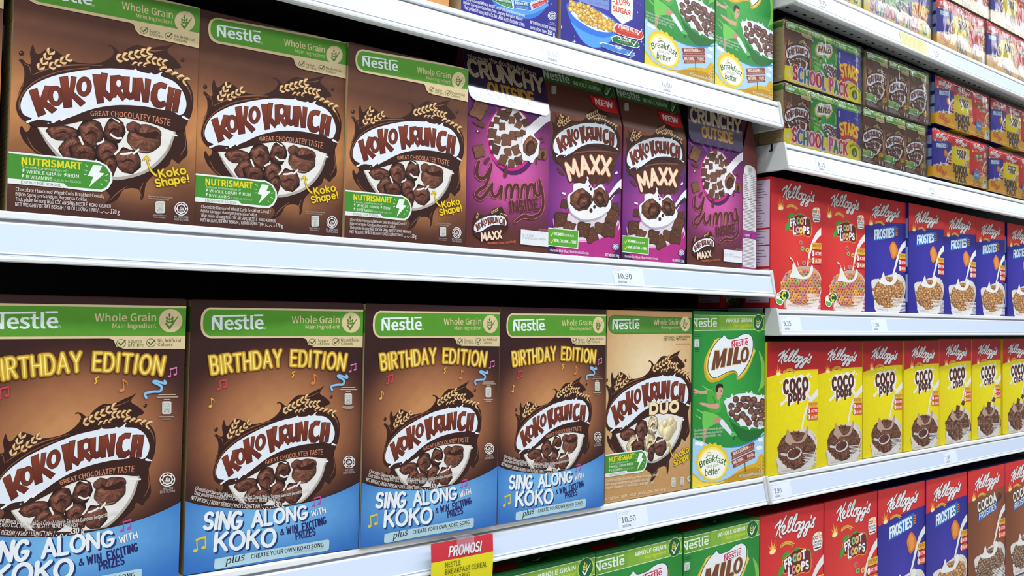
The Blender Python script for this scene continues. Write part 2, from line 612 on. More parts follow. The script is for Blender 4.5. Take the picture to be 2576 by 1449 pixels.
    def ear(s, a, b, w, n=5, col=(206, 160, 102), edge=(92, 54, 30)):
        """ear of wheat from a to b"""
        dx, dy = b[0] - a[0], b[1] - a[1]
        L = math.hypot(dx, dy); ux, uy = dx / L, dy / L
        s.stroke([a, b], w * .10, edge, smooth=0)
        for i in range(n):
            t = (i + .3) / n
            cx, cy = a[0] + dx * t, a[1] + dy * t
            for sd in (-1, 1):
                ex, ey = cx + ux * L / n * .95 - uy * sd * w * .42, cy + uy * L / n * .95 + ux * sd * w * .42
                mx, my = (cx + ex) / 2 - uy * sd * w * .2, (cy + ey) / 2 + ux * sd * w * .2
                for q, cc in ((1.3, edge), (.98, col), (.42, mix(col, (250, 232, 196), .6))):
                    s.stroke([(cx, cy), (mx, my), (ex, ey)], [w * .16 * q, w * .40 * q, w * .08 * q], cc, smooth=3)
    def mesh(s, name, fmap, fold=None, clip=True):
        """fmap(x, y, lift) -> 3-D point"""
        me = bpy.data.meshes.new(name)
        me.from_pydata([(x, y, z * s.STEP) for x, y, z in s.V], [], s.F)
        bm = bmesh.new()
        bm.from_mesh(me)
        bpy.data.meshes.remove(me)
        cl = bm.verts.layers.float_color.new('ink')
        bm.verts.ensure_lookup_table()
        for v, c in zip(bm.verts, s.C):
            v[cl] = c
        if clip:
            for co, no in (((0, 0, 0), (-1, 0, 0)), ((s.w, 0, 0), (1, 0, 0)), ((0, 0, 0), (0, -1, 0)), ((0, s.h, 0), (0, 1, 0))):
                bmesh.ops.bisect_plane(bm, geom=bm.verts[:] + bm.edges[:] + bm.faces[:], dist=1e-7, plane_co=co, plane_no=no, clear_outer=True)
        if fold is not None:
            bmesh.ops.bisect_plane(bm, geom=bm.verts[:] + bm.edges[:] + bm.faces[:], dist=1e-7, plane_co=(0, fold, 0), plane_no=(0, 1, 0))
        for v in bm.verts:
            v.co = fmap(v.co.x, v.co.y, v.co.z)
        return bm, cl

# ------------------------------------------------------------------ shared printed motifs
def mix(a, b, t):
    t = max(0.0, min(1.0, t))
    return tuple(a[i] + (b[i] - a[i]) * t for i in range(3))

WHITE = (240, 242, 246)
TAN = (222, 200, 162)
CHOC = (56, 29, 24)
CHOC2 = (96, 52, 38)
GREEN = (84, 148, 44)

def nestle_word(a, p0, p1, h, col):
    a.text('Nestle', p0, p1, h * .92, col, bold=.032)
    def L(t, v):
        return (p0[0] + (p1[0] - p0[0]) * t, p0[1] + (p1[1] - p0[1]) * t - h * v)
    a.stroke([L(.03, .97), L(.66, .97)], h * .12, col, smooth=0)
    a.stroke([L(.83, .97), L(.99, .97)], h * .12, col, smooth=0)

def wheat_tick(a, c, r, rs, ear, tick):
    """wheat sprig and tick inside a round badge"""
    x, y = c
    a.stroke([(x - r * .06, y + r * .15), (x - r * .10, y - r * .55)], r * .07, ear, smooth=0)
    for t, sd in ((-.05, -1), (-.05, 1), (-.32, -1), (-.32, 1)):
        a.stroke([(x - r * .07, y + r * rs * (t + .18)), (x + sd * r * .24 - r * .08, y + r * rs * (t + .08)), (x + sd * r * .26 - r * .08, y + r * rs * (t - .12))], [r * .06, r * .2, r * .04], ear, smooth=4)
    a.stroke([(x - r * .10, y - r * rs * .38), (x - r * .10, y - r * rs * .55), (x - r * .10, y - r * rs * .74)], [r * .08, r * .22, r * .03], ear, smooth=4)
    a.stroke([(x - r * .42, y + r * rs * .22), (x - r * .1, y + r * rs * .62), (x + r * .66, y - r * rs * .42)], [r * .16, r * .22, r * .08], tick, smooth=0)

def halal(a, c, r, fg, bg):
    x, y = c
    a.ell(c, r, r, fg)
    a.ell(c, r * .86, r * .86, bg)
    st = []
    for i in range(16):
        q = r * (.80 if i % 2 == 0 else .66)
        st.append((x + q * math.cos(i * math.pi / 8), y + q * math.sin(i * math.pi / 8)))
    a.poly(st, fg)
    a.ell(c, r * .54, r * .54, bg)
    w = r * .09
    a.stroke([(x - r * .36, y + r * .12), (x - r * .2, y + r * .16), (x - r * .14, y - r * .22)], w, fg)
    a.stroke([(x - r * .14, y + r * .12), (x + r * .02, y + r * .14), (x + r * .06, y - r * .3)], w, fg)
    a.stroke([(x + r * .08, y + r * .12), (x + r * .34, y + r * .08), (x + r * .14, y - r * .1), (x + r * .34, y - r * .12)], w, fg)
    a.stroke([(x - r * .3, y + r * .32), (x + r * .3, y + r * .32)], w * .7, fg, smooth=0)

def energy_badge(a, x0, y0, x1, y1, col=(206, 206, 200), ink=(96, 92, 90)):
    w, h = x1 - x0, y1 - y0
    a.poly([(x0 + w * .12, y0), (x1 - w * .12, y0), (x1, y0 + h * .1), (x1, y1 - h * .1), (x1 - w * .12, y1), (x0 + w * .12, y1), (x0, y1 - h * .1), (x0, y0 + h * .1)], col)
    a.text('Energy', (x0 + w * .12, y0 + h * .26), (x1 - w * .12, y0 + h * .26), h * .11, ink)
    a.text('Tenaga', (x0 + w * .12, y0 + h * .42), (x1 - w * .2, y0 + h * .42), h * .10, ink)
    a.text('113 kcal', (x0 + w * .2, y0 + h * .58), (x1 - w * .2, y0 + h * .58), h * .08, ink)
    a.ring((x0 + w * .5, y0 + h * .78), w * .28, h * .14, h * .03, ink)
    a.text('6%', (x0 + w * .34, y0 + h * .83), (x0 + w * .66, y0 + h * .83), h * .12, ink)

def source_ticks(a, q, ink=(74, 92, 40)):
    """two small ticked roundels with their captions; q = ((circle, r), (circle, r)), text boxes"""
    (c1, c2, r, t1, t2) = q
    for c in (c1, c2):
        a.ring(c, r, r, r * .14, ink)
        a.stroke([(c[0] - r * .5, c[1] - r * .1), (c[0] - r * .08, c[1] + r * .42), (c[0] + r * .95, c[1] - r * .75)], r * .3, ink, smooth=0)
    for t in t1 + t2:
        a.text(*t, ink, bold=.012)

# ---- the wheat-curl cereal artwork, traced once on the 170 g pack
SHEET170 = [(97.4, -221.5), (1256.8, 52.7), (40.8, 1327.5), (1216.5, 1419.7)]
W170, H170 = .16662, .22442

def splash(a, lite=False):
    dk, rim = (54, 28, 23), (142, 90, 62)
    a.poly([(108, 640), (125, 560), (150, 505), (150, 430), (122, 378), (140, 372), (170, 400), (195, 395), (188, 330), (205, 280), (214, 300), (228, 335), (255, 335), (310, 300), (390, 345), (430, 375), (500, 394), (600, 400), (680, 372), (716, 330), (700, 296), (676, 292), (690, 282), (722, 300), (760, 334), (800, 306), (860, 282), (940, 300), (1010, 290), (1060, 285), (1090, 278), (1050, 320), (1100, 370), (1140, 425), (1090, 440), (1180, 520), (1212, 590), (1214, 660), (1200, 730), (1165, 800), (1180, 960), (1140, 1010), (1120, 1030), (1080, 1000), (1060, 1040), (980, 1090), (920, 1150), (905, 1230), (885, 1260), (870, 1190), (780, 1190), (740, 1250), (690, 1280), (650, 1290), (690, 1230), (600, 1160), (400, 1080), (250, 980), (160, 900), (125, 830), (135, 790), (165, 830), (190, 790), (140, 720)], dk, 3)
    if lite:
        return
    for pts, w in (([(150, 520), (118, 600), (108, 660), (128, 720), (180, 765)], 7), ([(205, 470), (330, 425), (480, 408), (640, 412)], 8), ([(1010, 440), (1120, 480), (1190, 570), (1200, 660), (1180, 740)], 8), ([(870, 300), (960, 320), (1040, 312)], 6), ([(150, 400), (185, 420), (195, 470)], 5), ([(1160, 830), (1165, 920), (1130, 980)], 5), ([(170, 860), (210, 930), (290, 990)], 6), ([(900, 1150), (880, 1200), (890, 1240)], 6), ([(690, 1260), (740, 1210), (800, 1170)], 6)):
        a.stroke(pts, [w * .4] + [w] * (len(pts) - 2) + [w * .4], rim)
    for c, r in (((135, 335), 17), ((1147, 378), 13), ((128, 378), 10)):
        a.ell(c, r, r, dk); a.ell((c[0] - r * .3, c[1] - r * .35), r * .3, r * .25, (150, 104, 76))
    for p, q, w, n in (((238, 445), (322, 318), 46, 4), ((300, 428), (438, 362), 44, 4), ((720, 372), (948, 322), 48, 6), ((912, 368), (1042, 398), 44, 4), ((820, 405), (924, 412), 34, 3), ((995, 428), (1176, 515), 50, 5)):
        a.ear(p, q, w, n)

def bowl(a, duo=False):
    a.poly([(243, 785), (400, 760), (560, 742), (740, 735), (900, 762), (1090, 812), (1088, 880), (1056, 960), (985, 1040), (905, 1092), (805, 1122), (720, 1132), (620, 1110), (480, 1080), (380, 1005), (305, 920), (262, 850)], (176, 166, 160), 3)
    a.poly([(250, 788), (400, 762), (560, 745), (740, 738), (900, 765), (1082, 815), (1072, 880), (1040, 950), (972, 1025), (898, 1075), (800, 1104), (720, 1112), (630, 1092), (490, 1062), (392, 990), (318, 910), (275, 850)], lambda u, v: (230, 226, 222), 3)
    a.stroke([(330, 915), (400, 985), (500, 1058)], 5, (250, 250, 250))
    B, D = (104, 62, 50), (88, 50, 40)
    L = (222, 200, 160)
    for i, (x, y, rx, ry, rot, c) in enumerate(((392, 835, 92, 46, 8, B), (572, 838, 72, 78, -20, B), (716, 820, 60, 72, 10, L if duo else D), (455, 925, 76, 60, -25, L if duo else B), (528, 962, 80, 62, 20, D), (672, 955, 64, 68, -10, L if duo else B), (802, 1012, 80, 68, 25, B), (690, 1045, 40, 60, 10, D))):
        rx, ry = rx * 1.05, ry * 1.05
        a.blob((x, y), rx * 1.12, ry * 1.12, (40, 22, 18) if c is not L else (150, 132, 100), rot, 14, .8, .1, .10)
        a.blob((x, y), rx, ry, c, rot, 16, .6, .34, .13, True)
        a.stroke([(x - rx * .6, y - ry * .1), (x - rx * .1, y - ry * .62), (x + rx * .55, y - ry * .35)], [ry * .05, ry * .22, ry * .05], mix(c, (200, 150, 120), .35))
        a.stroke([(x - rx * .5, y + ry * .2), (x, y - ry * .1), (x + rx * .5, y + ry * .1)], [ry * .05, ry * .26, ry * .05], mix(c, (30, 12, 10), .65))
    if duo:
        for x, y, r in ((845, 875, 62), (955, 880, 66), (900, 915, 72), (870, 835, 36), (945, 828, 38)):
            a.blob((x, y), r, r, (226, 206, 164), 0, 14, .85, .06, .06)
    else:
        a.blob((905, 872), 106, 92, (118, 74, 58), 8, 20, .62, .30, .06, True)
        a.blob((838, 800), 46, 38, (104, 62, 50), 0, 12, .6, .2, .08)
        a.blob((968, 838), 50, 40, (104, 62, 50), 15, 12, .6, .2, .08)
        a.poly([(842, 800), (880, 832), (940, 832), (984, 824), (1000, 850), (960, 872), (900, 862), (852, 838)], (58, 28, 24), 3)
        a.stroke([(815, 905), (860, 945), (940, 952)], [3, 12, 3], (150, 104, 84))
    for pts in ([(696, 845), (730, 868), (762, 868)], [(722, 968), (748, 940), (760, 905)], [(760, 968), (796, 966), (826, 958)], [(612, 905), (650, 888)], [(500, 860), (520, 905)], [(840, 965), (870, 940)]):
        a.stroke(pts, 13, (236, 232, 228))
    for p, q in (((706, 742), (748, 766)), ((1040, 838), (1108, 852)), ((1010, 806), (1040, 792))):
        a.stroke([p, q], [4, 12], (238, 234, 230), smooth=0)

LETTERS = [
    [(183, 572), (232, 556), (252, 622), (284, 540), (335, 545), (290, 638), (356, 688), (325, 712), (270, 668), (286, 715), (240, 734)],
    ('o', 350, 604, 47, 63, 17, 33, -4),
    [(376, 488), (424, 480), (437, 560), (448, 482), (478, 487), (462, 580), (535, 645), (506, 668), (448, 612), (452, 672), (402, 678)],
    ('o', 528, 545, 46, 61, 16, 32, 4),
    [(583, 470), (632, 472), (632, 548), (638, 460), (674, 464), (660, 562), (708, 612), (690, 638), (648, 600), (650, 645), (612, 650)],
    ('R',),
    [(776, 484), (812, 486), (808, 572), (818, 592), (832, 578), (836, 490), (868, 494), (860, 590), (840, 622), (812, 626), (786, 608), (775, 575)],
    [(852, 492), (892, 492), (908, 572), (914, 496), (946, 502), (930, 642), (898, 640), (884, 570), (876, 634), (846, 632)],
    [(1048, 530), (1008, 518), (970, 532), (950, 580), (948, 630), (968, 668), (1004, 680), (1042, 664), (1034, 634), (1008, 644), (990, 630), (985, 600), (990, 565), (1008, 550), (1038, 560)],
    [(1062, 548), (1096, 556), (1084, 614), (1094, 616), (1104, 560), (1136, 570), (1114, 706), (1082, 700), (1090, 648), (1078, 646), (1072, 694), (1040, 688)],
]
def wordmark(a, small=False):
    a.poly([(104, 690), (104, 640), (135, 580), (200, 512), (300, 462), (420, 432), (560, 420), (700, 412), (850, 412), (1000, 440), (1110, 490), (1180, 560), (1205, 640), (1195, 720), (1165, 770), (1100, 775), (1030, 748), (900, 712), (760, 690), (620, 704), (480, 745), (380, 790), (250, 800), (170, 770), (125, 735)], CHOC, 3)
    a.stroke([(122, 690), (122, 630), (160, 565), (240, 500), (380, 448), (560, 425)], 6, (130, 82, 56))
    a.poly([(132, 690), (132, 640), (165, 575), (225, 525), (330, 480), (440, 456), (560, 438), (700, 430), (840, 440), (850, 420), (862, 444), (930, 462), (950, 458), (975, 470), (1020, 452), (1010, 478), (1080, 505), (1135, 555), (1165, 620), (1170, 670), (1150, 715), (1118, 722), (1085, 700), (1000, 686), (900, 668), (760, 660), (640, 672), (540, 698), (440, 738), (380, 750), (320, 760), (240, 752), (190, 768), (172, 762), (200, 745), (155, 725)], (226, 232, 242), 3)
    ink = lambda u, v: (116, 52, 36)
    out = (74, 30, 22)
    def each(fn):
        for L in LETTERS:
            fn(L)
    top, bot = (134, 62, 40), (92, 36, 28)
    for L in LETTERS:
        if L[0] == 'o':
            _, x, y, rx, ry, hx, hy, rot = L
            a.ell((x, y), rx + 3, ry + 3, out, rot); a.ell((x, y), rx, ry, (114, 50, 35), rot)
            a.ell((x, y), hx + 2, hy + 2, out, rot); a.ell((x, y), hx, hy, (226, 232, 242), rot)
        elif L[0] == 'R':
            pts = [(692, 478), (750, 474), (780, 490), (786, 526), (772, 556), (754, 568), (792, 612), (768, 634), (734, 590), (726, 612), (692, 612)]
            a.stroke(pts, 6, out, closed=True, smooth=0); a.poly(pts, (114, 50, 35))
            a.ell((745, 524), 15, 22, (226, 232, 242))
        else:
            if not small:
                a.stroke(L, 7, out, closed=True, smooth=0)
            ys = [p[1] for p in L]
            y0, y1 = min(ys), max(ys)
            q = [a.m(p) for p in L]
            tri = tessellate_polygon([[Vector((p[0], p[1], 0)) for p in q]])
            a.emit(q, tri, [mix(top, bot, (p[1] - y0) / (y1 - y0)) for p in L])
    if not small:
        a.ring((1098, 702), 7, 7, 2, (120, 120, 125))
        for p, q in (((172, 766), (210, 752)), ((330, 768), (380, 742)), ((385, 752), (440, 728)), ((1150, 735), (1182, 752)), ((306, 778), (308, 778))):
            a.stroke([p, q], [16, 8], (232, 236, 242), smooth=0)

def tagline(a):
    a.poly([(200, 790), (330, 775), (450, 742), (560, 708), (700, 690), (840, 694), (980, 722), (1100, 765), (1180, 752), (1150, 812), (1090, 826), (960, 778), (820, 746), (700, 738), (560, 752), (440, 778), (300, 800)], CHOC, 3)
    a.text('GREAT CHOCOLATEY TASTE', (570, 728), (1066, 792), 27, (206, 132, 100), pm=(815, 742), bold=.02, h1=42)

def callout(a, ink=(232, 204, 40), edge=(120, 84, 20)):
    for w, c in ((17, edge), (11, ink)):
        a.stroke([(980, 1104), (950, 1075), (930, 1030), (920, 988)], [w * 1.1, w, w * .8, w * .6], c)
        a.stroke([(900, 1006), (920, 984), (940, 1008)], w * .7, c, smooth=0)
    a.brush('Koko', (1006, 1116), (1168, 1090), 46, [(.36, edge), (.22, ink)], gap=.30)
    a.brush('Shap', (984, 1174), (1128, 1150), 44, [(.36, edge), (.22, ink)], gap=.26)
    a.brush('e!', (1142, 1148), (1188, 1142), 44, [(.36, edge), (.22, ink)], gap=.34)

def smart_badge(a):
    o = [(30, 948), (330, 980), (620, 1012), (672, 1040), (704, 1090), (706, 1140), (680, 1185), (640, 1206), (560, 1202), (392, 1180), (30, 1150)]
    a.poly(o, (232, 236, 236))
    a.poly([(30, 960), (330, 991), (616, 1022), (662, 1046), (692, 1092), (692, 1136), (668, 1176), (634, 1192), (420, 1172), (400, 1152), (30, 1118)], (70, 142, 52))
    a.poly([(30, 1126), (392, 1158), (408, 1176), (392, 1182), (30, 1150)], (226, 230, 228))
    a.text('NUTRISMART', (136, 1034), (514, 1066), 45, (232, 214, 42), bold=.035)
    a.text('A smart combination of :', (135, 1055), (428, 1084), 16, (206, 226, 196))
    a.text('WHOLE GRAIN', (165, 1088), (384, 1110), 22, (226, 236, 220), bold=.01)
    a.text('IRON', (425, 1113), (494, 1120), 22, (226, 236, 220), bold=.01)
    a.text('B VITAMINS', (164, 1121), (328, 1136), 22, (226, 236, 220), bold=.01)
    a.text('B2, B3, B5, B6 + FOLIC ACID', (336, 1137), (508, 1153), 14, (196, 220, 186))
    for x, y in ((138, 1068), (402, 1096), (136, 1100)):
        a.poly([(x + 6, y - 8), (x + 16, y - 6), (x + 11, y + 2), (x + 17, y + 4), (x, y + 18), (x + 5, y + 6), (x - 2, y + 4)], (216, 232, 206))
    a.poly([(585, 1036), (642, 1043), (622, 1084), (656, 1090), (558, 1176), (586, 1112), (552, 1104)], (236, 240, 238))
    for p, q in (((535, 1035), (552, 1050)), ((527, 1068), (545, 1074)), ((528, 1098), (543, 1096)), ((662, 1104), (676, 1098)), ((656, 1130), (672, 1138)), ((632, 1150), (640, 1162))):
        a.stroke([p, q], 4, (214, 232, 206), smooth=0)
    a.text('ENERGY FOR SCHOOL', (132, 1152), (383, 1173), 17, (70, 110, 60))

def pack_facts(a, x=0, y=0):
    ink = (216, 208, 206)
    a.text('Chocolate Flavoured Wheat Curls Breakfast Cereal /', (98, 1200), (655, 1245), 23, ink, bold=.012)
    a.text('Bijirin Sarapan Gandum Berperisa Coklat', (97, 1229), (545, 1265), 22, ink, bold=.012)
    a.text('Thực phẩm bổ sung NGŨ CỐC ĂN SÁNG NESTLÉ  KOKO KRUNCH', (96, 1262), (694, 1309), 24, ink, bold=.012)
    a.text('NET WEIGHT/ BERAT BERSIH / KHỐI LƯỢNG TỊNH /', (95, 1295), (618, 1333), 24, ink, bold=.012)
    a.stroke([(622, 1330), (640, 1338), (652, 1328), (668, 1340), (688, 1332)], 3, ink)
    a.text('170 g', (694, 1341), (749, 1347), 27, ink, bold=.02)

def top_band(a, ref):
    """green whole-grain band; ref maps the band's own tracing grid"""
    tan = (216, 194, 152)
    a.poly([(150, 57), (916, 196), (916, 420), (888, 411), (660, 362), (628, 350), (612, 330), (604, 302), (590, 293), (150, 208), (122, 192), (106, 165), (101, 130), (104, 95), (118, 70)], tan)
    a.poly([(152, 69), (916, 209), (916, 338), (160, 196), (134, 180), (118, 155), (114, 128), (117, 100), (130, 78)], GREEN)
    nestle_word(a, (156, 166), (408, 206), 66, (226, 236, 240))
    a.ring((414, 210), 5, 5, 1.5, (200, 220, 200))
    a.text('Whole Grain', (548, 220), (786, 264), 38, tan, bold=.012)
    a.text('Main Ingredient', (614, 262), (786, 296), 21, tan, bold=.008)
    a.ell((843, 276), 48, 53, tan)
    wheat_tick(a, (845, 280), 46, 1.1, (80, 120, 44), (76, 128, 40))
    source_ticks(a, ((650, 330), (767, 355), 17, [('Source', (676, 338), (726, 348), 15), ('of Fibre', (676, 356), (738, 368), 15)], [('No Artificial', (793, 361), (888, 381), 15), ('Colours', (793, 379), (853, 391), 15)]))
SHEET170B = [(55.9, 6.8), (915.4, 205.6), (18.2, 1283.2), (888.0, 1350.2)]

def card_noise(u, v, k=0):
    return math.sin(u * 41 + k) * math.sin(v * 37 + 2 * k) * .5 + math.sin(u * 97 + 3 + k) * math.sin(v * 83 + k) * .5

def art_170():
    a = Art(W170, H170, SHEET170)
    dark, tan = (62, 33, 30), (206, 140, 84)
    def colf(u, v):
        g = math.exp(-((v - .44) / .27) ** 2) * (.62 + .38 * abs(u - .5) * 2)
        g += .5 * math.exp(-((u - .64) / .20) ** 2 - ((v - .14) / .075) ** 2)
        if v > .78: g += .10
        return mix(dark, tan, min(1, g) * .92 * (1 + .10 * card_noise(u, v)))
    a.grid(colf)
    splash(a); bowl(a); wordmark(a); tagline(a)
    smart_badge(a); pack_facts(a); callout(a)
    halal(a, (1138, 1312), 43, (226, 226, 226), (72, 36, 34))
    a.text('MS 1500:2009', (1092, 1367), (1182, 1374), 13, (206, 200, 198))
    a.text('1019-05/2004', (1092, 1383), (1182, 1390), 13, (206, 200, 198))
    energy_badge(a, 976, 1264, 1036, 1340)
    a.text('One serving (30g) contains', (930, 1236), (1084, 1248), 9, (190, 182, 180))
    a.text('Satu hidangan (30g)', (932, 1250), (1060, 1260), 9, (190, 182, 180))
    a.text('Based on Reference', (960, 1354), (1044, 1360), 9, (190, 182, 180))
    a.text('Intake 2000kcal', (966, 1368), (1036, 1373), 9, (190, 182, 180))
    a.text('SERVING SUGGESTION', (1034, 1012), (1082, 912), 10, (60, 36, 30))
    a.use(SHEET170B)
    top_band(a, SHEET170B)
    return a

# ---- large birthday pack
W330, H330 = .1946, .2807
SHEET330 = [(84.0, 28.9), (974.4, 50.6), (42.3, 1445.4), (945.5, 1306.0)]

def music_note(a, p, s, col, double=True):
    x, y = p
    if double:
        a.ell((x, y), s * .22, s * .15, col, -20); a.ell((x + s * .75, y - s * .28), s * .22, s * .15, col, -20)
        a.stroke([(x + s * .18, y - s * .05), (x + s * .12, y - s * 1.0)], s * .1, col, smooth=0)
        a.stroke([(x + s * .94, y - s * .3), (x + s * .9, y - s * 1.25)], s * .1, col, smooth=0)
        a.stroke([(x + s * .12, y - s * 1.0), (x + s * .9, y - s * 1.25)], s * .2, col, smooth=0)
    else:
        a.ell((x, y), s * .24, s * .17, col, -20)
        a.stroke([(x + s * .2, y), (x + s * .12, y - s * 1.0)], s * .1, col, smooth=0)
        a.stroke([(x + s * .12, y - s), (x + s * .45, y - s * .75), (x + s * .5, y - s * .45)], [s * .16, s * .1, s * .04], col)

def art_330():
    a = Art(W330, H330, SHEET330)
    def colf(u, v):
        g = max(0.0, 1 - math.hypot((u - .5) / .62, (v - .50) / .36))
        c = mix((54, 29, 28), (120, 66, 46), min(1, g * 2.4))
        c = mix(c, (196, 138, 90), max(0, g - .10) * 1.5 * (1 + .1 * card_noise(u, v)))
        return c
    a.grid(colf, 24, 34)
    # chocolate, bowl and wordmark: the same motif turned on this pack
    h = homography(SHEET170, [(0, H170), (W170, H170), (0, 0), (W170, 0)])
    g = a.H
    src = [h(p) for p in ((132, 665), (1170, 650), (700, 430), (905, 872), (395, 835), (840, 575), (345, 604))]
    dst = [g(p) for p in ((218, 930), (834, 700), (540, 655), (668, 920), (360, 972), (612, 735), (345, 815))]
    fit = affine_fit(src, dst)
    H0 = a.H
    a.H = h; a.A = fit
    splash(a); bowl(a); wordmark(a); tagline(a)
    a.H = H0; a.A = None
    a.use(SHEET330)
    # band
    tan = (216, 194, 152)
    a.poly([(178, 68), (985, 80), (985, 275), (720, 272), (690, 262), (678, 232), (660, 226), (180, 228), (150, 214), (134, 185), (131, 150), (135, 110), (152, 80)], tan)
    a.poly([(180, 78), (985, 90), (985, 215), (182, 217), (158, 204), (146, 180), (144, 150), (147, 115), (160, 90)], GREEN)
    nestle_word(a, (192, 183), (455, 178), 72, (226, 236, 240))
    a.ring((462, 174), 6, 6, 1.6, (200, 220, 200))
    a.text('Whole Grain', (603, 150), (850, 148), 36, tan, bold=.012)
    a.text('Main Ingredient', (674, 179), (851, 178), 21, tan, bold=.008)
    a.ell((910, 146), 48, 53, tan)
    wheat_tick(a, (910, 148), 46, 1.1, (80, 120, 44), (76, 128, 40))
    source_ticks(a, ((709, 248), (830, 246), 18, [('Source', (737, 246), (793, 246), 15), ('of Fibre', (737, 263), (800, 263), 15)], [('No Artificial', (858, 243), (952, 243), 15), ('Colours', (858, 261), (918, 261), 15)]))
    # balloon lettering
    for args in (('BIRTHDAY', (192, 412), (548, 370), 88, 82), ('EDITION', (598, 368), (872, 390), 76, 80)):
        a.brush(args[0], args[1], args[2], args[3], [(.34, (70, 42, 14)), (.30, (150, 104, 20)), (.21, (208, 166, 48)), (.07, (248, 228, 130))], h1=args[4], gap=.30, wob=.03, pm=((args[1][0] + args[2][0]) / 2, (args[1][1] + args[2][1]) / 2 - 4))
    music_note(a, (226, 488), 40, (206, 64, 84)); music_note(a, (905, 398), 32, (214, 120, 170))
    music_note(a, (712, 458), 46, (214, 128, 60), False); music_note(a, (182, 576), 40, (222, 182, 50), False)
    a.stroke([(604, 428), (612, 416), (606, 406), (618, 398)], 6, (226, 190, 50))
    for w, c in ((13, (76, 120, 160)), (9, (142, 190, 226))):
        a.stroke([(812, 494), (808, 474), (840, 466), (868, 464), (872, 442), (842, 424), (850, 418), (888, 430), (886, 418)], w, c)
    energy_badge(a, 876, 510, 914, 568)
    for i, (x0, x1) in enumerate(((862, 930), (856, 940), (884, 906))):
        a.stroke([(x0, 480 + i * 11), (x1, 480 + i * 11)], 4, (190, 170, 150), smooth=0)
    a.stroke([(866, 580), (922, 580)], 4, (190, 170, 150), smooth=0); a.stroke([(878, 590), (912, 590)], 4, (190, 170, 150), smooth=0)
    halal(a, (899, 864), 32, (228, 228, 226), (74, 42, 34))
    a.text('MS 1500', (880, 911), (922, 909), 11, (200, 190, 184)); a.text('1019-05/2004', (868, 925), (930, 921), 11, (200, 190, 184))
    a.stroke([(330, 1078), (420, 1098), (500, 1104), (590, 1094), (650, 1076)], [10, 26, 34, 26, 8], CHOC)
    # small print over the bowl
    ink = (232, 226, 222)
    a.text('Chocolate Flavoured Wheat Curls Breakfast Cereal / Bijirin Sarapan Gandum Berperisa Coklat/', (102, 1004), (704, 1008), 19, ink, pm=(420, 1052), bold=.01)
    a.text('Thực phẩm bổ sung NGŨ CỐC ĂN SÁNG NESTLÉ  KOKO KRUNCH', (94, 1029), (536, 1066), 19, ink, pm=(318, 1062), bold=.01)
    a.text('NET WEIGHT / BERAT BERSIH / KHỐI LƯỢNG TỊNH /', (80, 1054), (446, 1100), 20, ink, pm=(262, 1092), bold=.012)
    a.stroke([(452, 1098), (464, 1106), (474, 1094), (484, 1106), (496, 1096)], 3, ink)
    a.text('330 g', (502, 1098), (564, 1093), 27, ink, bold=.02)
    # blue wave
    def blue(u, v):
        return mix((46, 106, 184), (132, 196, 240), max(0, 1 - math.hypot((u - .5) / .72, (v - .17) / .20)))
    n = 20
    top = [(40, 1058), (120, 1082), (240, 1098), (360, 1106), (480, 1106), (600, 1088), (720, 1062), (820, 1030), (900, 995), (960, 962)]
    tp = catmull(top, 4)
    pts, fc, cols = [], [], []
    for i, p in enumerate(tp):
        q = a.m(p)
        for j in range(7):
            y = q[1] * (1 - j / 6)
            pts.append((q[0], y)); cols.append(blue(q[0] / a.w, y / a.h))
    for i in range(len(tp) - 1):
        for j in range(6):
            b0 = i * 7 + j
            fc.append((b0, b0 + 1, b0 + 8, b0 + 7))
    a.emit(pts, fc, cols)
    for body, p0, p1, hgt, h1 in (('SING', (148, 1206), (336, 1204), 84, 88), ('ALONG', (400, 1196), (680, 1152), 82, 66), ('KOKO', (206, 1318), (512, 1292), 92, 88)):
        a.brush(body, (p0[0] + 7, p0[1] + 7), (p1[0] + 7, p1[1] + 7), hgt * .94, [(.25, (28, 56, 110))], h1=h1 * .94)
        a.brush(body, p0, p1, hgt * .94, [(.22, (232, 238, 244))], h1=h1 * .94)
    a.brush('WITH', (708, 1146), (778, 1122), 32, [(.24, (28, 56, 110)), (.17, (232, 238, 244))], h1=30)
    navy = (36, 34, 100)
    a.brush('&', (544, 1238), (562, 1235), 28, [(.18, navy)])
    a.brush('WIN', (578, 1234), (632, 1222), 36, [(.19, navy)], gap=.34); a.brush('EXCITING', (660, 1216), (780, 1180), 36, [(.19, navy)], gap=.32)
    a.brush('PRIZES', (626, 1262), (724, 1238), 36, [(.19, navy)], gap=.32)
    music_note(a, (104, 1318), 56, (222, 196, 62)); music_note(a, (716, 1088), 38, (186, 70, 150))
    a.poly([(204, 1362), (240, 1354), (500, 1310), (786, 1262), (797, 1266), (795, 1310), (784, 1320), (500, 1364), (212, 1414), (200, 1408)], (176, 208, 220))
    k = (26, 28, 36)
    a.text('plus', (262, 1390), (356, 1366), 36, k, bold=.012, shear=.28)
    a.text('CREATE YOUR OWN KOKO SONG', (392, 1360), (766, 1298), 22, k, bold=.02)
    a.text('INSTRUCTIONS ON BACK OF PACK', (616, 1334), (766, 1310), 8, (60, 70, 90))
    return a

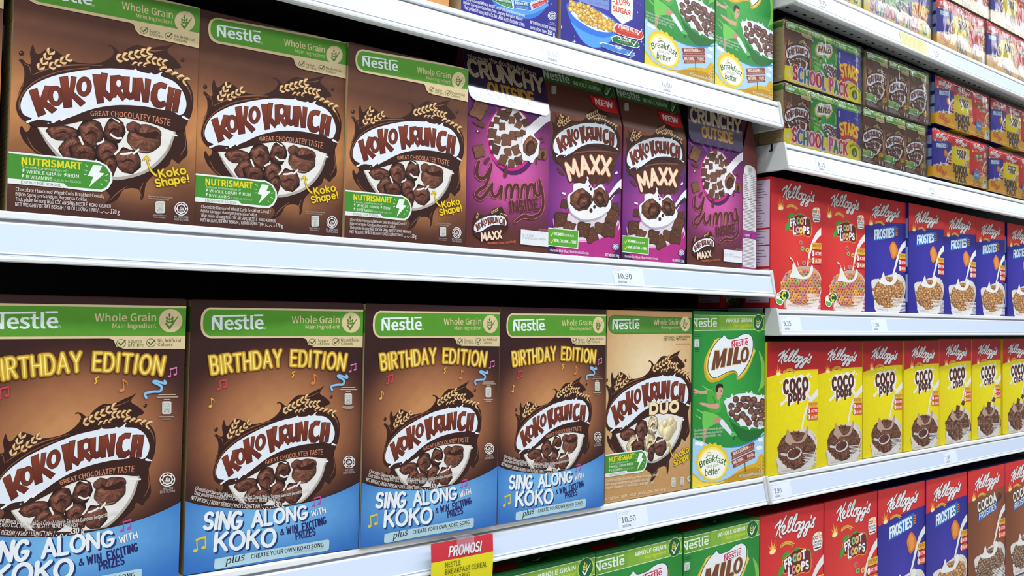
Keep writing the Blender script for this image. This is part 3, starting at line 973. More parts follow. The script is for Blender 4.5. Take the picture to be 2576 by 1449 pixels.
# ---- duo pack
SHEETDUO = [(77.7, 56.4), (669.4, 71.4), (58.8, 1414.2), (656.1, 1305.7)]
def art_duo():
    a = Art(W330, H330, SHEETDUO)
    def colf(u, v):
        c = mix((196, 152, 100), (232, 208, 168), max(0, 1 - math.hypot((u - .5) / .7, (v - .62) / .5)) * 1.3)
        return mix(c, (178, 128, 76), max(0, (.2 - v) * 2)) if v < .2 else mix(c, (190, 142, 92), max(0, v - .93) * 10)
    a.grid(colf)
    h = homography(SHEET170, [(0, H170), (W170, H170), (0, 0), (W170, 0)])
    H0 = a.H
    src = [h(p) for p in ((132, 665), (1170, 650), (700, 430), (905, 872), (395, 835), (840, 575), (345, 604), (720, 1112))]
    dst = [H0(p) for p in ((75, 845), (640, 640), (400, 545), (525, 890), (225, 908), (428, 612), (187, 733), (392, 1112))]
    a.A = affine_fit(src, dst); a.H = h
    splash(a); bowl(a, True); wordmark(a)
    a.poly([(200, 790), (330, 775), (450, 742), (560, 708), (700, 690), (840, 694), (980, 722), (1100, 765), (1180, 752), (1150, 812), (1090, 826), (960, 778), (820, 746), (700, 738), (560, 752), (440, 778), (300, 800)], CHOC, 3)
    a.H = H0; a.A = None
    a.brush('DUO', (378, 780), (570, 762), 64, [(.52, (96, 58, 30)), (.38, (240, 222, 176))], gap=.34, h1=66)
    tan = (226, 206, 160)
    a.poly([(130, 92), (672, 112), (672, 218), (140, 222), (108, 214), (88, 190), (82, 150), (90, 112), (105, 97)], (70, 120, 50))
    a.poly([(130, 98), (672, 118), (672, 212), (142, 215), (112, 207), (95, 186), (89, 150), (96, 118), (110, 103)], (82, 142, 54))
    nestle_word(a, (113, 190), (300, 186), 66, (230, 238, 236))
    a.text('Whole Grain', (402, 158), (580, 156), 34, tan, bold=.012)
    a.text('Main Ingredient', (454, 187), (582, 186), 20, tan, bold=.008)
    a.ell((622, 152), 34, 52, tan)
    wheat_tick(a, (622, 155), 33, 1.5, (80, 120, 44), (76, 128, 40))
    source_ticks(a, ((485, 254), (572, 252), 14, [('Source', (504, 251), (545, 251), 15), ('of Fibre', (504, 269), (549, 269), 15)], [('No Artificial', (590, 249), (656, 248), 15), ('Colours', (590, 266), (634, 266), 15)]))
    a.text('SERVING SUGGESTION', (556, 300), (656, 298), 10, (130, 110, 90))
    # badge and callout reuse the 170 g tracing
    src = [h(p) for p in ((30, 948), (704, 1110), (640, 1206), (30, 1150))]
    dst = [H0(p) for p in ((40, 1076), (356, 1095), (322, 1196), (40, 1228))]
    a.A = affine_fit(src, dst); a.H = h
    smart_badge(a)
    a.A = affine_fit([h(p) for p in ((920, 985), (1188, 1142), (984, 1174), (1006, 1070))], [H0(p) for p in ((508, 990), (658, 1092), (545, 1150), (556, 1050))])
    callout(a, (226, 196, 40), (110, 78, 20))
    a.H = H0; a.A = None
    ink = (236, 222, 196)
    for s_, p0, p1 in (('Chocolate And White Chocolate Flavour Wheat Curls Breakfast Cereal/', (62, 1262), (432, 1216)), ('Bijirin Sarapan Gandum Berperisa Coklat dan Coklat Putih', (62, 1286), (370, 1250)), ('Thực phẩm bổ sung NGŨ CỐC ĂN SÁNG NESTLÉ KOKO KRUNCH DUO', (60, 1312), (400, 1272)), ('NET WEIGHT / BERAT BERSIH / KHỐI LƯỢNG TỊNH 330 g', (58, 1392), (478, 1318))):
        a.text(s_, p0, p1, 19, ink, bold=.01)
    energy_badge(a, 524, 1228, 554, 1292); energy_badge(a, 588, 1222, 612, 1284)
    halal(a, (656, 1238), 22, (236, 230, 220), (150, 110, 66))
    return a

# ---- malt ball pack
WML, HML = .190, .2826
SHEETML = [(52.0, 8.9), (643.2, 24.4), (36.7, 1444.8), (632.7, 1343.9)]
def malt_letters(a, ink, edge):
    P = [[(197, 486), (225, 330), (262, 328), (265, 398), (300, 312), (328, 312), (306, 460), (272, 465), (284, 396), (252, 472), (236, 474), (234, 402), (226, 482)],
         [(322, 452), (345, 311), (381, 306), (358, 447)],
         [(372, 442), (394, 303), (425, 300), (410, 408), (446, 403), (440, 432)]]
    for p in P:
        a.stroke(p, 9, edge, closed=True, smooth=0)
        a.poly(p, ink)
    a.ell((474, 362), 38, 68, edge, 10); a.ell((474, 362), 34, 64, ink, 10)
    a.ell((474, 362), 14, 41, edge, 10); a.ell((474, 362), 11, 38, (232, 236, 244), 10)

def art_malt():
    a = Art(WML, HML, SHEETML)
    a.grid(lambda u, v: mix((34, 128, 52), (56, 164, 70), max(0, 1 - math.hypot(u - .45, (v - .55) * 1.2) * 1.6)))
    a.poly([(590, 330), (622, 380), (640, 450), (640, 600), (605, 640), (580, 672), (606, 590), (614, 500), (606, 410)], (122, 184, 78), 3)
    a.poly([(50, 0), (645, 14), (645, 46), (50, 38)], (24, 104, 48))
    def band(u, v):
        return mix((86, 146, 44), (150, 190, 70), max(0, 1 - abs(u - .62) * 1.8))
    for i in range(8):
        x0, x1 = 30 + i * 78, 30 + (i + 1) * 78
        a.poly([(x0, 44), (x1, 46), (x1, 162), (x0, 162)], mix((84, 144, 44), (146, 188, 66), 1 - abs(i - 4.5) / 5))
    for y0, y1 in ((40, 47), (166, 160)):
        a.stroke([(40, y0), (645, y1)], 4, (214, 230, 190), smooth=0)
    nestle_word(a, (42, 138), (242, 135), 68, (226, 238, 230))
    a.text('WHOLE GRAIN', (316, 99), (530, 97), 31, (232, 240, 230), bold=.03)
    a.text('Main Ingredient', (380, 134), (530, 134), 25, (232, 226, 60), shear=.3)
    a.ell((588, 103), 47, 70, (190, 210, 90)); a.ell((588, 103), 42, 65, (22, 98, 62))
    wheat_tick(a, (588, 106), 42, 1.5, (214, 206, 70), (236, 242, 244))
    energy_badge(a, 55, 236, 95, 300, (196, 208, 206))
    for y in (196, 212, 310, 322, 336):
        a.stroke([(48 if y < 300 else 60, y), (112 if y < 300 else 92, y)], 4, (20, 84, 36), smooth=0)
    a.poly([(250, 228), (190, 300), (145, 390), (134, 470), (148, 545), (190, 586), (262, 572), (332, 530), (382, 508), (404, 520), (412, 566), (472, 528), (530, 420), (550, 320), (548, 250), (500, 210), (330, 235)], (206, 166, 40), 3)
    a.poly([(262, 228), (200, 300), (158, 390), (152, 470), (170, 535), (205, 562), (262, 550), (332, 510), (388, 490), (410, 508), (418, 552), (480, 500), (530, 400), (546, 300)], (236, 200, 90), 3)
    a.poly([(305, 198), (318, 216), (338, 230), (400, 224), (450, 196), (500, 190), (535, 214), (547, 262), (542, 330), (516, 410), (470, 490), (414, 546), (411, 520), (392, 497), (345, 500), (280, 530), (222, 554), (186, 530), (165, 480), (170, 400), (200, 312), (250, 244), (288, 214)], (20, 90, 48), 4)
    a.poly([(304, 204), (318, 222), (338, 236), (400, 230), (450, 202), (500, 196), (530, 218), (541, 262), (536, 330), (510, 408), (466, 484), (418, 538), (415, 516), (394, 491), (345, 494), (280, 524), (224, 547), (191, 526), (171, 478), (176, 402), (205, 316), (254, 249), (290, 220)], (232, 236, 244), 4)
    nestle_word(a, (368, 302), (500, 280), 52, (196, 30, 72))
    malt_letters(a, (112, 66, 46), (206, 180, 120))
    # footballer
    skin, hair, kit, kit2 = (206, 160, 136), (44, 30, 26), (74, 168, 62), (110, 196, 84)
    for pts in ([(66, 800), (120, 830), (150, 860)], [(120, 610), (160, 640), (210, 655)], [(60, 850), (110, 880)]):
        a.stroke(pts, [3, 9, 4], (140, 206, 96))
    a.stroke([(150, 930), (142, 1000), (134, 1062)], [48, 34, 26], mix(skin, (120, 80, 60), .25))
    a.poly([(132, 820), (240, 846), (262, 880), (226, 922), (140, 962), (122, 930), (122, 870)], kit2, 3)
    a.stroke([(236, 892), (262, 890), (284, 908)], [44, 42, 36], mix(skin, (120, 80, 60), .2))
    a.stroke([(284, 908), (322, 950), (366, 1004)], [40, 36, 26], (222, 228, 238))
    a.stroke([(366, 1008), (400, 1000), (436, 986)], [24, 26, 14], (90, 186, 96))
    a.stroke([(380, 1046), (392, 1026)], 14, (40, 84, 44), smooth=0)
    a.stroke([(176, 660), (120, 668), (80, 660)], [30, 22, 18], skin); a.stroke([(84, 660), (58, 648), (48, 640)], [20, 12, 6], skin); a.stroke([(80, 664), (52, 670)], [14, 6], skin, smooth=0); a.stroke([(78, 668), (60, 684)], [12, 5], skin, smooth=0)
    a.poly([(160, 652), (205, 655), (250, 690), (292, 724), (286, 780), (246, 838), (176, 812), (162, 740)], kit, 3)
    a.stroke([(200, 690), (230, 750), (220, 810)], [4, 12, 4], (50, 132, 50)); a.stroke([(260, 720), (266, 780)], [10, 6], (104, 190, 84), smooth=0)
    a.stroke([(246, 776), (196, 778), (130, 762)], [38, 28, 20], skin); a.stroke([(132, 764), (104, 756)], [20, 12], skin, smooth=0)
    a.stroke([(254, 706), (262, 690)], 34, skin, smooth=0)
    a.ell((266, 664), 27, 48, skin, 8)
    a.poly([(236, 660), (234, 622), (246, 600), (272, 596), (292, 606), (292, 630), (276, 626), (256, 632), (250, 660)], hair, 3)
    a.stroke([(272, 652), (284, 652)], 4, hair, smooth=0); a.stroke([(290, 664), (294, 676), (286, 680)], 3, mix(skin, hair, .4)); a.stroke([(276, 692), (288, 690)], 4, (150, 80, 74), smooth=0)
    a.ell((280, 660), 3.5, 3.5, (30, 24, 24))
    # bowl of malt balls
    a.poly([(340, 862), (372, 910), (440, 952), (520, 974), (645, 962), (645, 1004), (570, 1044), (490, 1062), (430, 1040), (380, 960)], (30, 106, 44), 3)
    a.poly([(300, 740), (322, 722), (305, 704), (334, 716), (360, 700), (368, 672), (378, 694), (420, 676), (480, 672), (490, 652), (500, 674), (524, 662), (532, 648), (542, 676), (600, 690), (616, 676), (622, 696), (645, 702), (645, 944), (560, 952), (530, 948), (514, 972), (494, 942), (446, 938), (436, 944), (428, 918), (360, 872), (330, 836), (322, 790)], (226, 230, 240), 2)
    a.stroke([(372, 668), (480, 660), (560, 672)], 3, (90, 170, 80))
    pos = [(400, 722), (462, 722), (502, 722), (550, 726), (624, 742), (362, 780), (430, 768), (412, 806), (482, 778), (530, 760), (582, 766), (624, 792), (366, 836), (456, 848), (526, 816), (576, 822), (620, 846), (486, 880), (552, 868), (408, 872), (508, 910), (606, 890), (570, 920), (634, 912)]
    for i, (x, y) in enumerate(pos):
        a.blob((x, y), 27, 30, (112, 74, 62), i * 40, 12, .5, .2, .08)
        a.ell((x - 6, y - 9), 6, 5, (150, 108, 92))
    a.ell((380, 796), 10, 9, (238, 240, 246))
    halal(a, (604, 920), 24, (232, 232, 232), (60, 50, 46))
    for i, (s_, x1) in enumerate((('Chocolate and Malt Flavoured Wheat Balls', 298), ('Bijirin Sarapan Gandum Berperisa Malt', 288), ('NET WEIGHT / BERAT BERSIH     330g', 274))):
        a.text(s_, (50, 985 + i * 28), (x1, 962 + i * 28), 18, (206, 226, 206), bold=.01)
    # sky, field, sun
    a.poly([(30, 1070), (80, 1056), (120, 1062), (180, 1092), (300, 1112), (400, 1108), (500, 1080), (580, 1040), (645, 1002), (645, 1360), (30, 1450)], (166, 206, 238), 3)
    a.stroke([(300, 1112), (400, 1106), (500, 1078), (580, 1038), (645, 998)], [3, 10, 10, 10, 6], (60, 132, 190))
    for x, y in ((604, 1048), (588, 1116), (110, 1084), (80, 1080), (600, 1112)):
        a.ell((x, y), 22, 16, (236, 242, 248))
    a.poly([(30, 1310), (110, 1380), (240, 1392), (350, 1350), (430, 1290), (520, 1250), (570, 1230), (598, 1166), (640, 1190), (645, 1375), (30, 1460)], (214, 172, 36), 2)
    a.poly([(200, 1420), (330, 1360), (430, 1310), (560, 1270), (645, 1300), (645, 1345), (400, 1400)], (190, 140, 30), 2)
    a.poly([(30, 1330), (120, 1396), (240, 1400), (330, 1372), (230, 1420), (30, 1462)], (234, 206, 70), 2)
    a.ear((622, 1340), (626, 1200), 30, 5, (222, 176, 60), (150, 104, 24)); a.ear((606, 1345), (606, 1240), 26, 4, (222, 176, 60), (150, 104, 24))
    st = []
    for i in range(36):
        q = 1.0 if i % 2 == 0 else .87
        st.append((204 + 146 * q * math.cos(i * math.pi / 18), 1232 + 164 * q * math.sin(i * math.pi / 18)))
    a.poly(st, (232, 200, 44))
    a.ell((206, 1240), 122, 132, (244, 226, 110)); a.ell((206, 1246), 106, 118, (244, 244, 232))
    dg = (44, 96, 52)
    a.text('Breakfast', (104, 1282), (308, 1256), 52, dg, pm=(204, 1232), bold=.025, shear=.12)
    a.text('-just got-', (150, 1280), (256, 1262), 24, dg, shear=.2)
    a.text('better', (142, 1344), (260, 1322), 52, dg, bold=.025, shear=.1)
    a.stroke([(150, 1196), (176, 1174), (204, 1172)], 5, dg); a.ring((176, 1166), 16, 16, 5, (226, 180, 40))
    br, br2 = (142, 62, 50), (226, 190, 150)
    a.stroke([(474, 1220), (478, 1302)], 8, (120, 80, 46), smooth=0)
    a.poly([(356, 1154), (548, 1066), (556, 1080), (550, 1100), (556, 1124), (364, 1212), (368, 1190), (360, 1172)], br)
    a.poly([(364, 1222), (552, 1136), (560, 1150), (554, 1170), (560, 1192), (374, 1282), (378, 1262), (368, 1244)], br)
    a.text('WHOLEGRAIN', (378, 1178), (498, 1124), 28, (240, 226, 214), bold=.03); a.text('NO.1', (502, 1120), (540, 1104), 14, (240, 226, 214))
    a.text('BIJIRIN PENUH KANDUNGAN NO.1', (378, 1198), (546, 1120), 11, br2)
    a.text('NATURAL', (382, 1250), (466, 1212), 28, (240, 226, 214), bold=.03); a.text('FIBRE', (496, 1198), (548, 1176), 24, (240, 226, 214), bold=.02)
    a.text('SUMBER SERAT SEMULAJADI', (388, 1268), (540, 1196), 11, br2)
    for w, c in ((.05, (36, 96, 60)), (.012, (240, 244, 228))):
        a.text('#ChooseWholeGrain', (426, 1356), (630, 1322), 24, c, bold=w, shear=.25)
    return a

# ---- filled-pillow pack (gable-topped): body of HS, then the sloping upper panel
WMX, HMX, HSH, RISE, BACK = .1425, .268, .200, .068, .020
SLANT = math.hypot(RISE, BACK)
SHEETMX = [(39.1, 292.2), (580.9, 408.7), (21.6, 1373.5), (567.3, 1415.6)]
SLOPEMX = [(-25.9, -49.5), (513.0, 88.7), (39.1, 292.2), (580.9, 408.7)]
SHEETYM = [(21.7, 286.5), (599.2, 420.9), (0.2, 1399.4), (582.6, 1447.4)]
SLOPEYM = [(-35.9, -62.7), (537.7, 96.5), (21.7, 286.5), (599.2, 420.9)]

def pillow(a, c, r, rot, col=(104, 66, 48), hollow=False, sq=1.25):
    cr, sr = math.cos(RAD(rot)), math.sin(RAD(rot))
    def P(x, y):
        x *= r; y *= r * sq
        return (c[0] + x * cr - y * sr, c[1] + x * sr + y * cr)
    o = [(-.9, -.8), (-.3, -.95), (.4, -.85), (.95, -.9), (.9, -.2), (1, .4), (.85, .95), (.2, .85), (-.5, 1), (-.98, .8), (-.88, .1), (-1, -.4)]
    a.poly([P(x * 1.08, y * 1.08) for x, y in o], mix(col, (20, 8, 6), .55), 2)
    a.poly([P(x, y) for x, y in o], col, 2)
    q = random.Random(int(c[0] * 7 + c[1]))
    for i in range(18):
        x, y = q.uniform(-.7, .55), q.uniform(-.82, .82)
        w = r * .09
        d = q.uniform(.15, .35)
        a.stroke([P(x, y), P(x + d * .5, y + q.uniform(-.1, .1)), P(x + d, y + q.uniform(-.12, .12))], [w * .4, w, w * .4], mix(col, (168, 118, 84) if i % 2 else (44, 22, 16), q.uniform(.25, .6)), smooth=2)
    if hollow:
        a.ell(P(.1, .05), r * .62, r * .62 * sq, (60, 32, 24), rot); a.ell(P(.16, .1), r * .42, r * .46 * sq, (98, 58, 44), rot)

def art_pillow_front():
    H2 = HSH + SLANT
    a = Art(WMX, H2, SHEETMX)
    a.use(SHEETMX, (0, 0, WMX, HSH))
    a.h = HSH
    def colf(u, v):
        vv = v * H2 / HSH
        c = mix((92, 34, 112), (206, 92, 170), max(0, 1 - math.hypot((u - .5) / .62, (vv - .40) / .36)))
        if vv < .10: c = mix(c, (56, 34, 84), min(1, (.10 - vv) * 16))
        if vv > .72: c = mix(c, mix((150, 92, 68), (112, 60, 46), abs(u - .5) * 2), min(1, (vv - .72) * 5))
        return c
    a.h = H2
    a.grid(colf, 20, 34)
    a.use(SLOPEMX, (0, HSH, WMX, H2))
    a.poly([(-60, -120), (560, 20), (560, 400), (575, 408), (39, 292), (20, 240)], (100, 58, 46))
    a.poly([(-40, -60), (540, 80), (560, 202), (-12, 62)], (62, 110, 52))
    nestle_word(a, (-2, 46), (190, 90), 62, (206, 216, 210))
    a.text('MADE WITH', (288, 82), (400, 110), 20, (120, 160, 90), bold=.02); a.text('WHOLE GRAIN', (218, 98), (420, 150), 28, (196, 214, 180), bold=.03)
    a.ell((470, 140), 46, 60, (40, 84, 44)); a.ring((470, 140), 46, 58, 3, (120, 160, 80)); wheat_tick(a, (470, 144), 40, 1.3, (150, 170, 70), (224, 230, 230))
    energy_badge(a, 52, 106, 88, 168, (186, 180, 176))
    H0 = a.H
    a.use(SHEETMX, (0, 0, WMX, HSH))
    h = homography(SHEET170, [(0, H170), (W170, H170), (0, 0), (W170, 0)])
    g = a.H
    src = [h(p) for p in ((132, 665), (1170, 650), (700, 430), (350, 604), (905, 600))]
    dst = [g(p) for p in ((72, 575), (545, 530), (312, 392), (152, 520), (412, 474))]
    a.A = affine_fit(src, dst); a.H = h
    for p, q, w, n in (((238, 445), (322, 318), 52, 4), ((300, 428), (438, 362), 50, 4), ((720, 372), (948, 322), 54, 6), ((912, 368), (1042, 398), 50, 4), ((820, 405), (924, 412), 40, 3), ((995, 428), (1176, 515), 54, 5)):
        pass
    dk = (64, 34, 27)
    a.poly([(108, 640), (125, 560), (150, 505), (150, 430), (140, 372), (195, 395), (205, 280), (228, 335), (310, 300), (390, 345), (430, 375), (500, 390), (640, 400), (700, 372), (760, 330), (850, 284), (940, 300), (1060, 285), (1100, 370), (1140, 425), (1180, 520), (1212, 590), (1214, 660), (1165, 830), (600, 900), (150, 850)], dk, 3)
    for p, q, w, n in (((238, 445), (322, 318), 52, 4), ((300, 428), (438, 362), 50, 4), ((720, 372), (948, 322), 54, 6), ((912, 368), (1042, 398), 50, 4), ((820, 405), (924, 412), 40, 3), ((995, 428), (1176, 515), 54, 5)):
        a.ear(p, q, w, n)
    a.H = g; a.A = None
    a.poly([(88, 640), (300, 620), (548, 600), (536, 680), (512, 760), (490, 812), (440, 846), (360, 840), (320, 856), (260, 840), (206, 830), (176, 800), (130, 720)], (78, 42, 34), 3)
    a.stroke([(100, 640), (330, 600), (540, 606)], 9, (126, 78, 56))
    a.H = h; a.A = affine_fit(src, dst)
    wordmark(a)
    a.H = g; a.A = None
    a.brush('MAXX', (192, 812), (482, 780), 118, [(.44, (58, 28, 24)), (.36, (150, 84, 56)), (.25, (244, 218, 188))], pm=(338, 764), gap=.26, wob=.04, h1=120)
    for pts, w in (([(96, 730), (120, 756), (150, 782)], 26), ([(516, 700), (530, 692), (540, 686)], 26), ([(280, 820), (300, 840), (330, 870)], 24), ([(420, 810), (404, 836), (386, 862)], 26), ([(516, 790), (490, 816), (470, 850)], 26), ([(374, 800), (366, 830), (360, 868)], 18)):
        a.stroke(pts, [w * .4, w, w * .2], (92, 52, 40))
    # bowl rim and spoon
    a.ell((318, 1230), 262, 220, (176, 40, 128), -4); a.ell((316, 1170), 250, 130, (224, 210, 222), -4)
    a.poly([(60, 1120), (90, 1200), (200, 1262), (320, 1280), (460, 1240), (552, 1150), (562, 1140), (520, 1300), (440, 1390), (300, 1400), (180, 1380), (90, 1280)], (178, 48, 132), 3)
    a.stroke([(62, 1110), (84, 1180), (190, 1250), (320, 1272), (470, 1230), (560, 1130)], [6, 8, 8, 8, 8, 6], (226, 150, 200))
    for c, r, rot in (((148, 995), 26, 15), ((122, 1115), 46, 5), ((180, 1180), 42, 20), ((530, 1020), 26, -5), ((508, 1090), 44, 20), ((408, 1180), 36, 12), ((345, 1230), 44, -25), ((482, 1190), 46, 8), ((288, 1190), 46, 12)):
        pillow(a, c, r, rot, mix((104, 66, 48), (60, 36, 28), (r % 7) / 12))
    a.stroke([(440, 1010), (500, 930), (545, 870), (590, 838)], [60, 40, 44, 60], (236, 238, 242)); a.stroke([(462, 1000), (510, 930), (560, 890)], [20, 16, 30], (70, 40, 66))
    a.poly([(168, 960), (180, 1040), (230, 1100), (300, 1126), (400, 1110), (470, 1060), (500, 1000), (470, 940), (440, 860), (410, 850), (372, 880), (340, 850), (320, 812), (300, 846), (262, 838), (216, 850), (212, 900), (176, 926)], (238, 238, 242), 3)
    a.stroke([(172, 990), (200, 1070), (290, 1120), (400, 1104), (470, 1056)], [6, 12, 12, 12, 6], (176, 172, 180))
    q = random.Random(9)
    for c, rx, ry, rot, hx, hy in (((270, 966), 88, 86, 20, 22, 6), ((420, 950), 58, 76, -20, -8, 2)):
        a.blob(c, rx, ry, (112, 70, 52), rot, 18, .6, .30, .10)
        for i in range(46):
            an, rr = q.uniform(0, 6.28), q.uniform(.55, .92)
            x, y = c[0] + rx * rr * math.cos(an), c[1] + ry * rr * math.sin(an)
            a.stroke([(x, y), (x + q.uniform(-12, 12), y + q.uniform(-10, 10))], q.uniform(3, 7), mix((112, 70, 52), (176, 126, 92) if i % 2 else (50, 26, 20), q.uniform(.3, .8)), smooth=0)
        h = (c[0] + hx, c[1] + hy)
        a.blob(h, rx * .60, ry * .70, (60, 32, 24), rot, 16, 1.0, .2, .16); a.blob((h[0] + 4, h[1] + 8), rx * .42, ry * .50, (100, 60, 46), rot, 14, .7, .25, .2)
        a.stroke([(h[0] - rx * .2, h[1] - ry * .1), (h[0] + 4, h[1] + ry * .05), (h[0] + rx * .2, h[1] - ry * .1)], [3, 9, 3], (150, 104, 82))
    for c, r in (((346, 884), 8), ((372, 1018), 10), ((346, 1046), 12), ((366, 964), 7), ((336, 862), 6)):
        a.ell(c, r, r * 1.4, (66, 36, 28))
    for pts in ([(130, 914), (150, 920)], [(530, 768), (540, 760)], [(318, 796), (322, 806)]):
        a.stroke(pts, [10, 16], (240, 240, 244), smooth=0)
    a.poly([(24, 1174), (255, 1196), (249, 1334), (20, 1310)], (236, 240, 232)); a.poly([(26, 1180), (250, 1201), (244, 1328), (23, 1305)], (88, 164, 48))
    for y in (0, 52):
        a.stroke([(40, 1222 + y), (48, 1236 + y), (66, 1208 + y)], [3, 7, 3], (232, 222, 60), smooth=0)
    a.text('VITAMINS', (70, 1230), (138, 1238), 22, (238, 244, 232), bold=.03); a.text('B1, B2, B3, B5, B6', (142, 1238), (216, 1244), 14, (238, 244, 232), bold=.02)
    a.text('IRON, CALCIUM', (68, 1280), (172, 1290), 22, (238, 244, 232), bold=.03); a.text('AND', (176, 1290), (192, 1292), 11, (238, 244, 232)); a.text('FIBRE', (196, 1292), (236, 1296), 22, (238, 244, 232), bold=.03)
    a.text('Chocolate-filled Wheat Pillows Breakfast Cereals', (36, 1352), (328, 1376), 19, (236, 232, 240), bold=.01)
    a.text('NET WEIGHT: 250g', (454, 1388), (556, 1398), 20, (236, 232, 240), bold=.02)
    halal(a, (530, 1318), 27, (90, 70, 120), (236, 236, 240))
    a.poly([(376, 160), (560, 200), (570, 310), (480, 300), (420, 270), (384, 220)], (214, 40, 44))
    a.text('NEW', (410, 236), (538, 268), 50, (240, 236, 236), bold=.05)
    return a

def art_pillow_back():
    H2 = HSH + SLANT
    a = Art(WMX, H2, SHEETYM)
    def colf(u, v):
        vv = v * H2 / HSH
        c = mix((112, 40, 96), (206, 88, 164), max(0, 1 - math.hypot((u - .52) / .60, (vv - .52) / .42)) * 1.5)
        if vv < .32: c = mix(c, (92, 48, 42), min(1, (.32 - vv) * 4.6))
        if vv > .80: c = mix(c, (86, 40, 104), min(1, (vv - .80) * 5))
        if vv > 1: c = (44, 28, 58)
        return c
    a.grid(colf, 20, 44)
    a.use(SHEETYM, (0, 0, WMX, HSH))
    for x0, x1 in ((70, 40), (190, 150), (250, 240), (330, 350), (430, 470), (520, 580)):
        a.poly([(300 + (x0 - 300) * .6, 420), (300 + (x1 - 300) * 1.1, 300), (300 + (x1 - 300) * 1.1 + 36, 310), (300 + (x0 - 300) * .6 + 10, 425)], (150, 74, 172))
    a.ell((330, 660), 166, 226, (80, 30, 90), -8)
    a.ell((318, 622), 168, 232, (206, 40, 134), -6); a.ell((318, 612), 152, 214, (228, 222, 226), -6)
    for c, r, rot in (((245, 436), 22, 20), ((285, 456), 34, 25), ((330, 490), 26, 5), ((372, 462), 26, -30), ((222, 492), 24, 10), ((380, 520), 28, 30), ((428, 508), 28, -20), ((192, 584), 34, 8), ((262, 534), 26, 0), ((188, 520), 18, 10), ((340, 600), 32, 5), ((290, 630), 40, 0), ((230, 630), 26, 20), ((405, 585), 24, 15), ((214, 700), 32, 20), ((300, 718), 28, -10), ((360, 702), 32, -25), ((266, 775), 34, 25), ((326, 798), 26, 5), ((374, 780), 28, -15), ((184, 650), 18, 0), ((310, 410), 24, 5), ((400, 762), 20, -30), ((370, 590), 20, 10)):
        pillow(a, c, r * .84, rot, mix((118, 76, 58), (58, 34, 28), ((c[0] * 7) % 10) / 14))
    a.stroke([(620, 455), (560, 480), (500, 530), (450, 580), (440, 600)], [60, 56, 60, 56, 30], (232, 230, 236))
    st = [(455 + (78 if i % 2 else 62) * math.cos(i * .45), 690 + (112 if i % 2 else 92) * math.sin(i * .45)) for i in range(14)]
    a.poly(st, (234, 232, 238), 2)
    a.blob((456, 676), 52, 74, (126, 80, 58), 10, 18, .65, .25, .08); a.ell((458, 684), 32, 48, (62, 32, 24), 10); a.ell((462, 690), 20, 34, (92, 54, 40), 10)
    for c, r, rot in (((95, 415), 50, 28), ((95, 712), 36, -14), ((545, 735), 30, 12)):
        pillow(a, c, r, rot, (122, 82, 56))
    a.ell((545, 740), 12, 28, (60, 32, 26), 10)
    for pts, w in (([(56, 500), (84, 510), (126, 528)], 30), ([(172, 760), (156, 774), (142, 792)], 26), ([(292, 810), (286, 850), (280, 886)], 28), ([(526, 620), (546, 616)], 16), ([(532, 650), (556, 640)], 12), ([(76, 566), (98, 574)], 14), ([(500, 760), (502, 800)], 14)):
        a.stroke(pts, [w * .3] + [w] * (len(pts) - 1), (96, 50, 50))
    a.ell((86, 569), 5, 6, (236, 234, 236))
    lines = [([(96, 786), (82, 830), (84, 884), (116, 908), (152, 880), (184, 812)], 26), ([(184, 806), (168, 880), (142, 956), (100, 986), (76, 1016), (88, 1046), (120, 1044), (156, 1000), (188, 948)], 24),
             ([(190, 944), (186, 1000), (204, 1036), (232, 1020), (254, 964), (252, 1044)], 22), ([(284, 1050), (292, 976), (312, 952), (324, 976), (322, 1046), (340, 970), (362, 952), (374, 980), (372, 1046)], 20),
             ([(394, 1046), (400, 974), (420, 952), (434, 976), (434, 1044), (448, 968), (470, 950), (482, 980), (482, 1040)], 20), ([(492, 944), (494, 1006), (512, 1030), (530, 1000), (520, 918)], 20), ([(520, 916), (540, 990), (548, 1090), (528, 1156), (470, 1184), (410, 1178), (350, 1216)], 22)]
    for w2, c in ((6, (206, 130, 124)), (0, (88, 42, 44))):
        for pts, w in lines:
            ww = [w * .8 + w2] + [w + w2] * (len(pts) - 2) + [w * .7 + w2]
            a.stroke(pts, ww, c)
    a.brush('INSIDE', (320, 1148), (514, 1126), 72, [(.30, (176, 96, 110)), (.25, (84, 40, 44))], gap=.30)
    # small wordmark
    g = a.H
    h = homography(SHEET170, [(0, H170), (W170, H170), (0, 0), (W170, 0)])
    src = [h(p) for p in ((132, 665), (1170, 650), (700, 430), (350, 604), (905, 600))]
    dst = [g(p) for p in ((62, 1262), (290, 1222), (176, 1172), (100, 1246), (224, 1212))]
    a.A = affine_fit(src, dst); a.H = h
    a.poly([(108, 640), (125, 560), (150, 430), (195, 395), (228, 335), (310, 300), (430, 375), (640, 400), (700, 372), (760, 330), (850, 284), (940, 300), (1060, 285), (1140, 425), (1212, 590), (1214, 660), (1165, 830), (600, 1000), (150, 850)], (64, 34, 27), 3)
    for p, q, w, n in (((238, 445), (322, 318), 52, 3), ((720, 372), (948, 322), 54, 4), ((995, 428), (1176, 515), 54, 4)):
        a.ear(p, q, w, n)
    wordmark(a, True)
    a.H = g; a.A = None
    a.brush('MAXX', (114, 1350), (254, 1332), 52, [(.42, (70, 34, 30)), (.26, (240, 214, 190))], gap=.24)
    a.text('MAXIMISE your morning!', (156, 1376), (354, 1362), 17, (214, 110, 70), pm=(254, 1374), bold=.02)
    a.poly([(390, 1270), (584, 1292), (583, 1396), (387, 1376)], (226, 228, 234))
    a.text('18 11 2020', (397, 1318), (484, 1326), 15, (120, 120, 126)); a.text('18 11 2021 032363094', (397, 1336), (566, 1352), 15, (120, 120, 126))
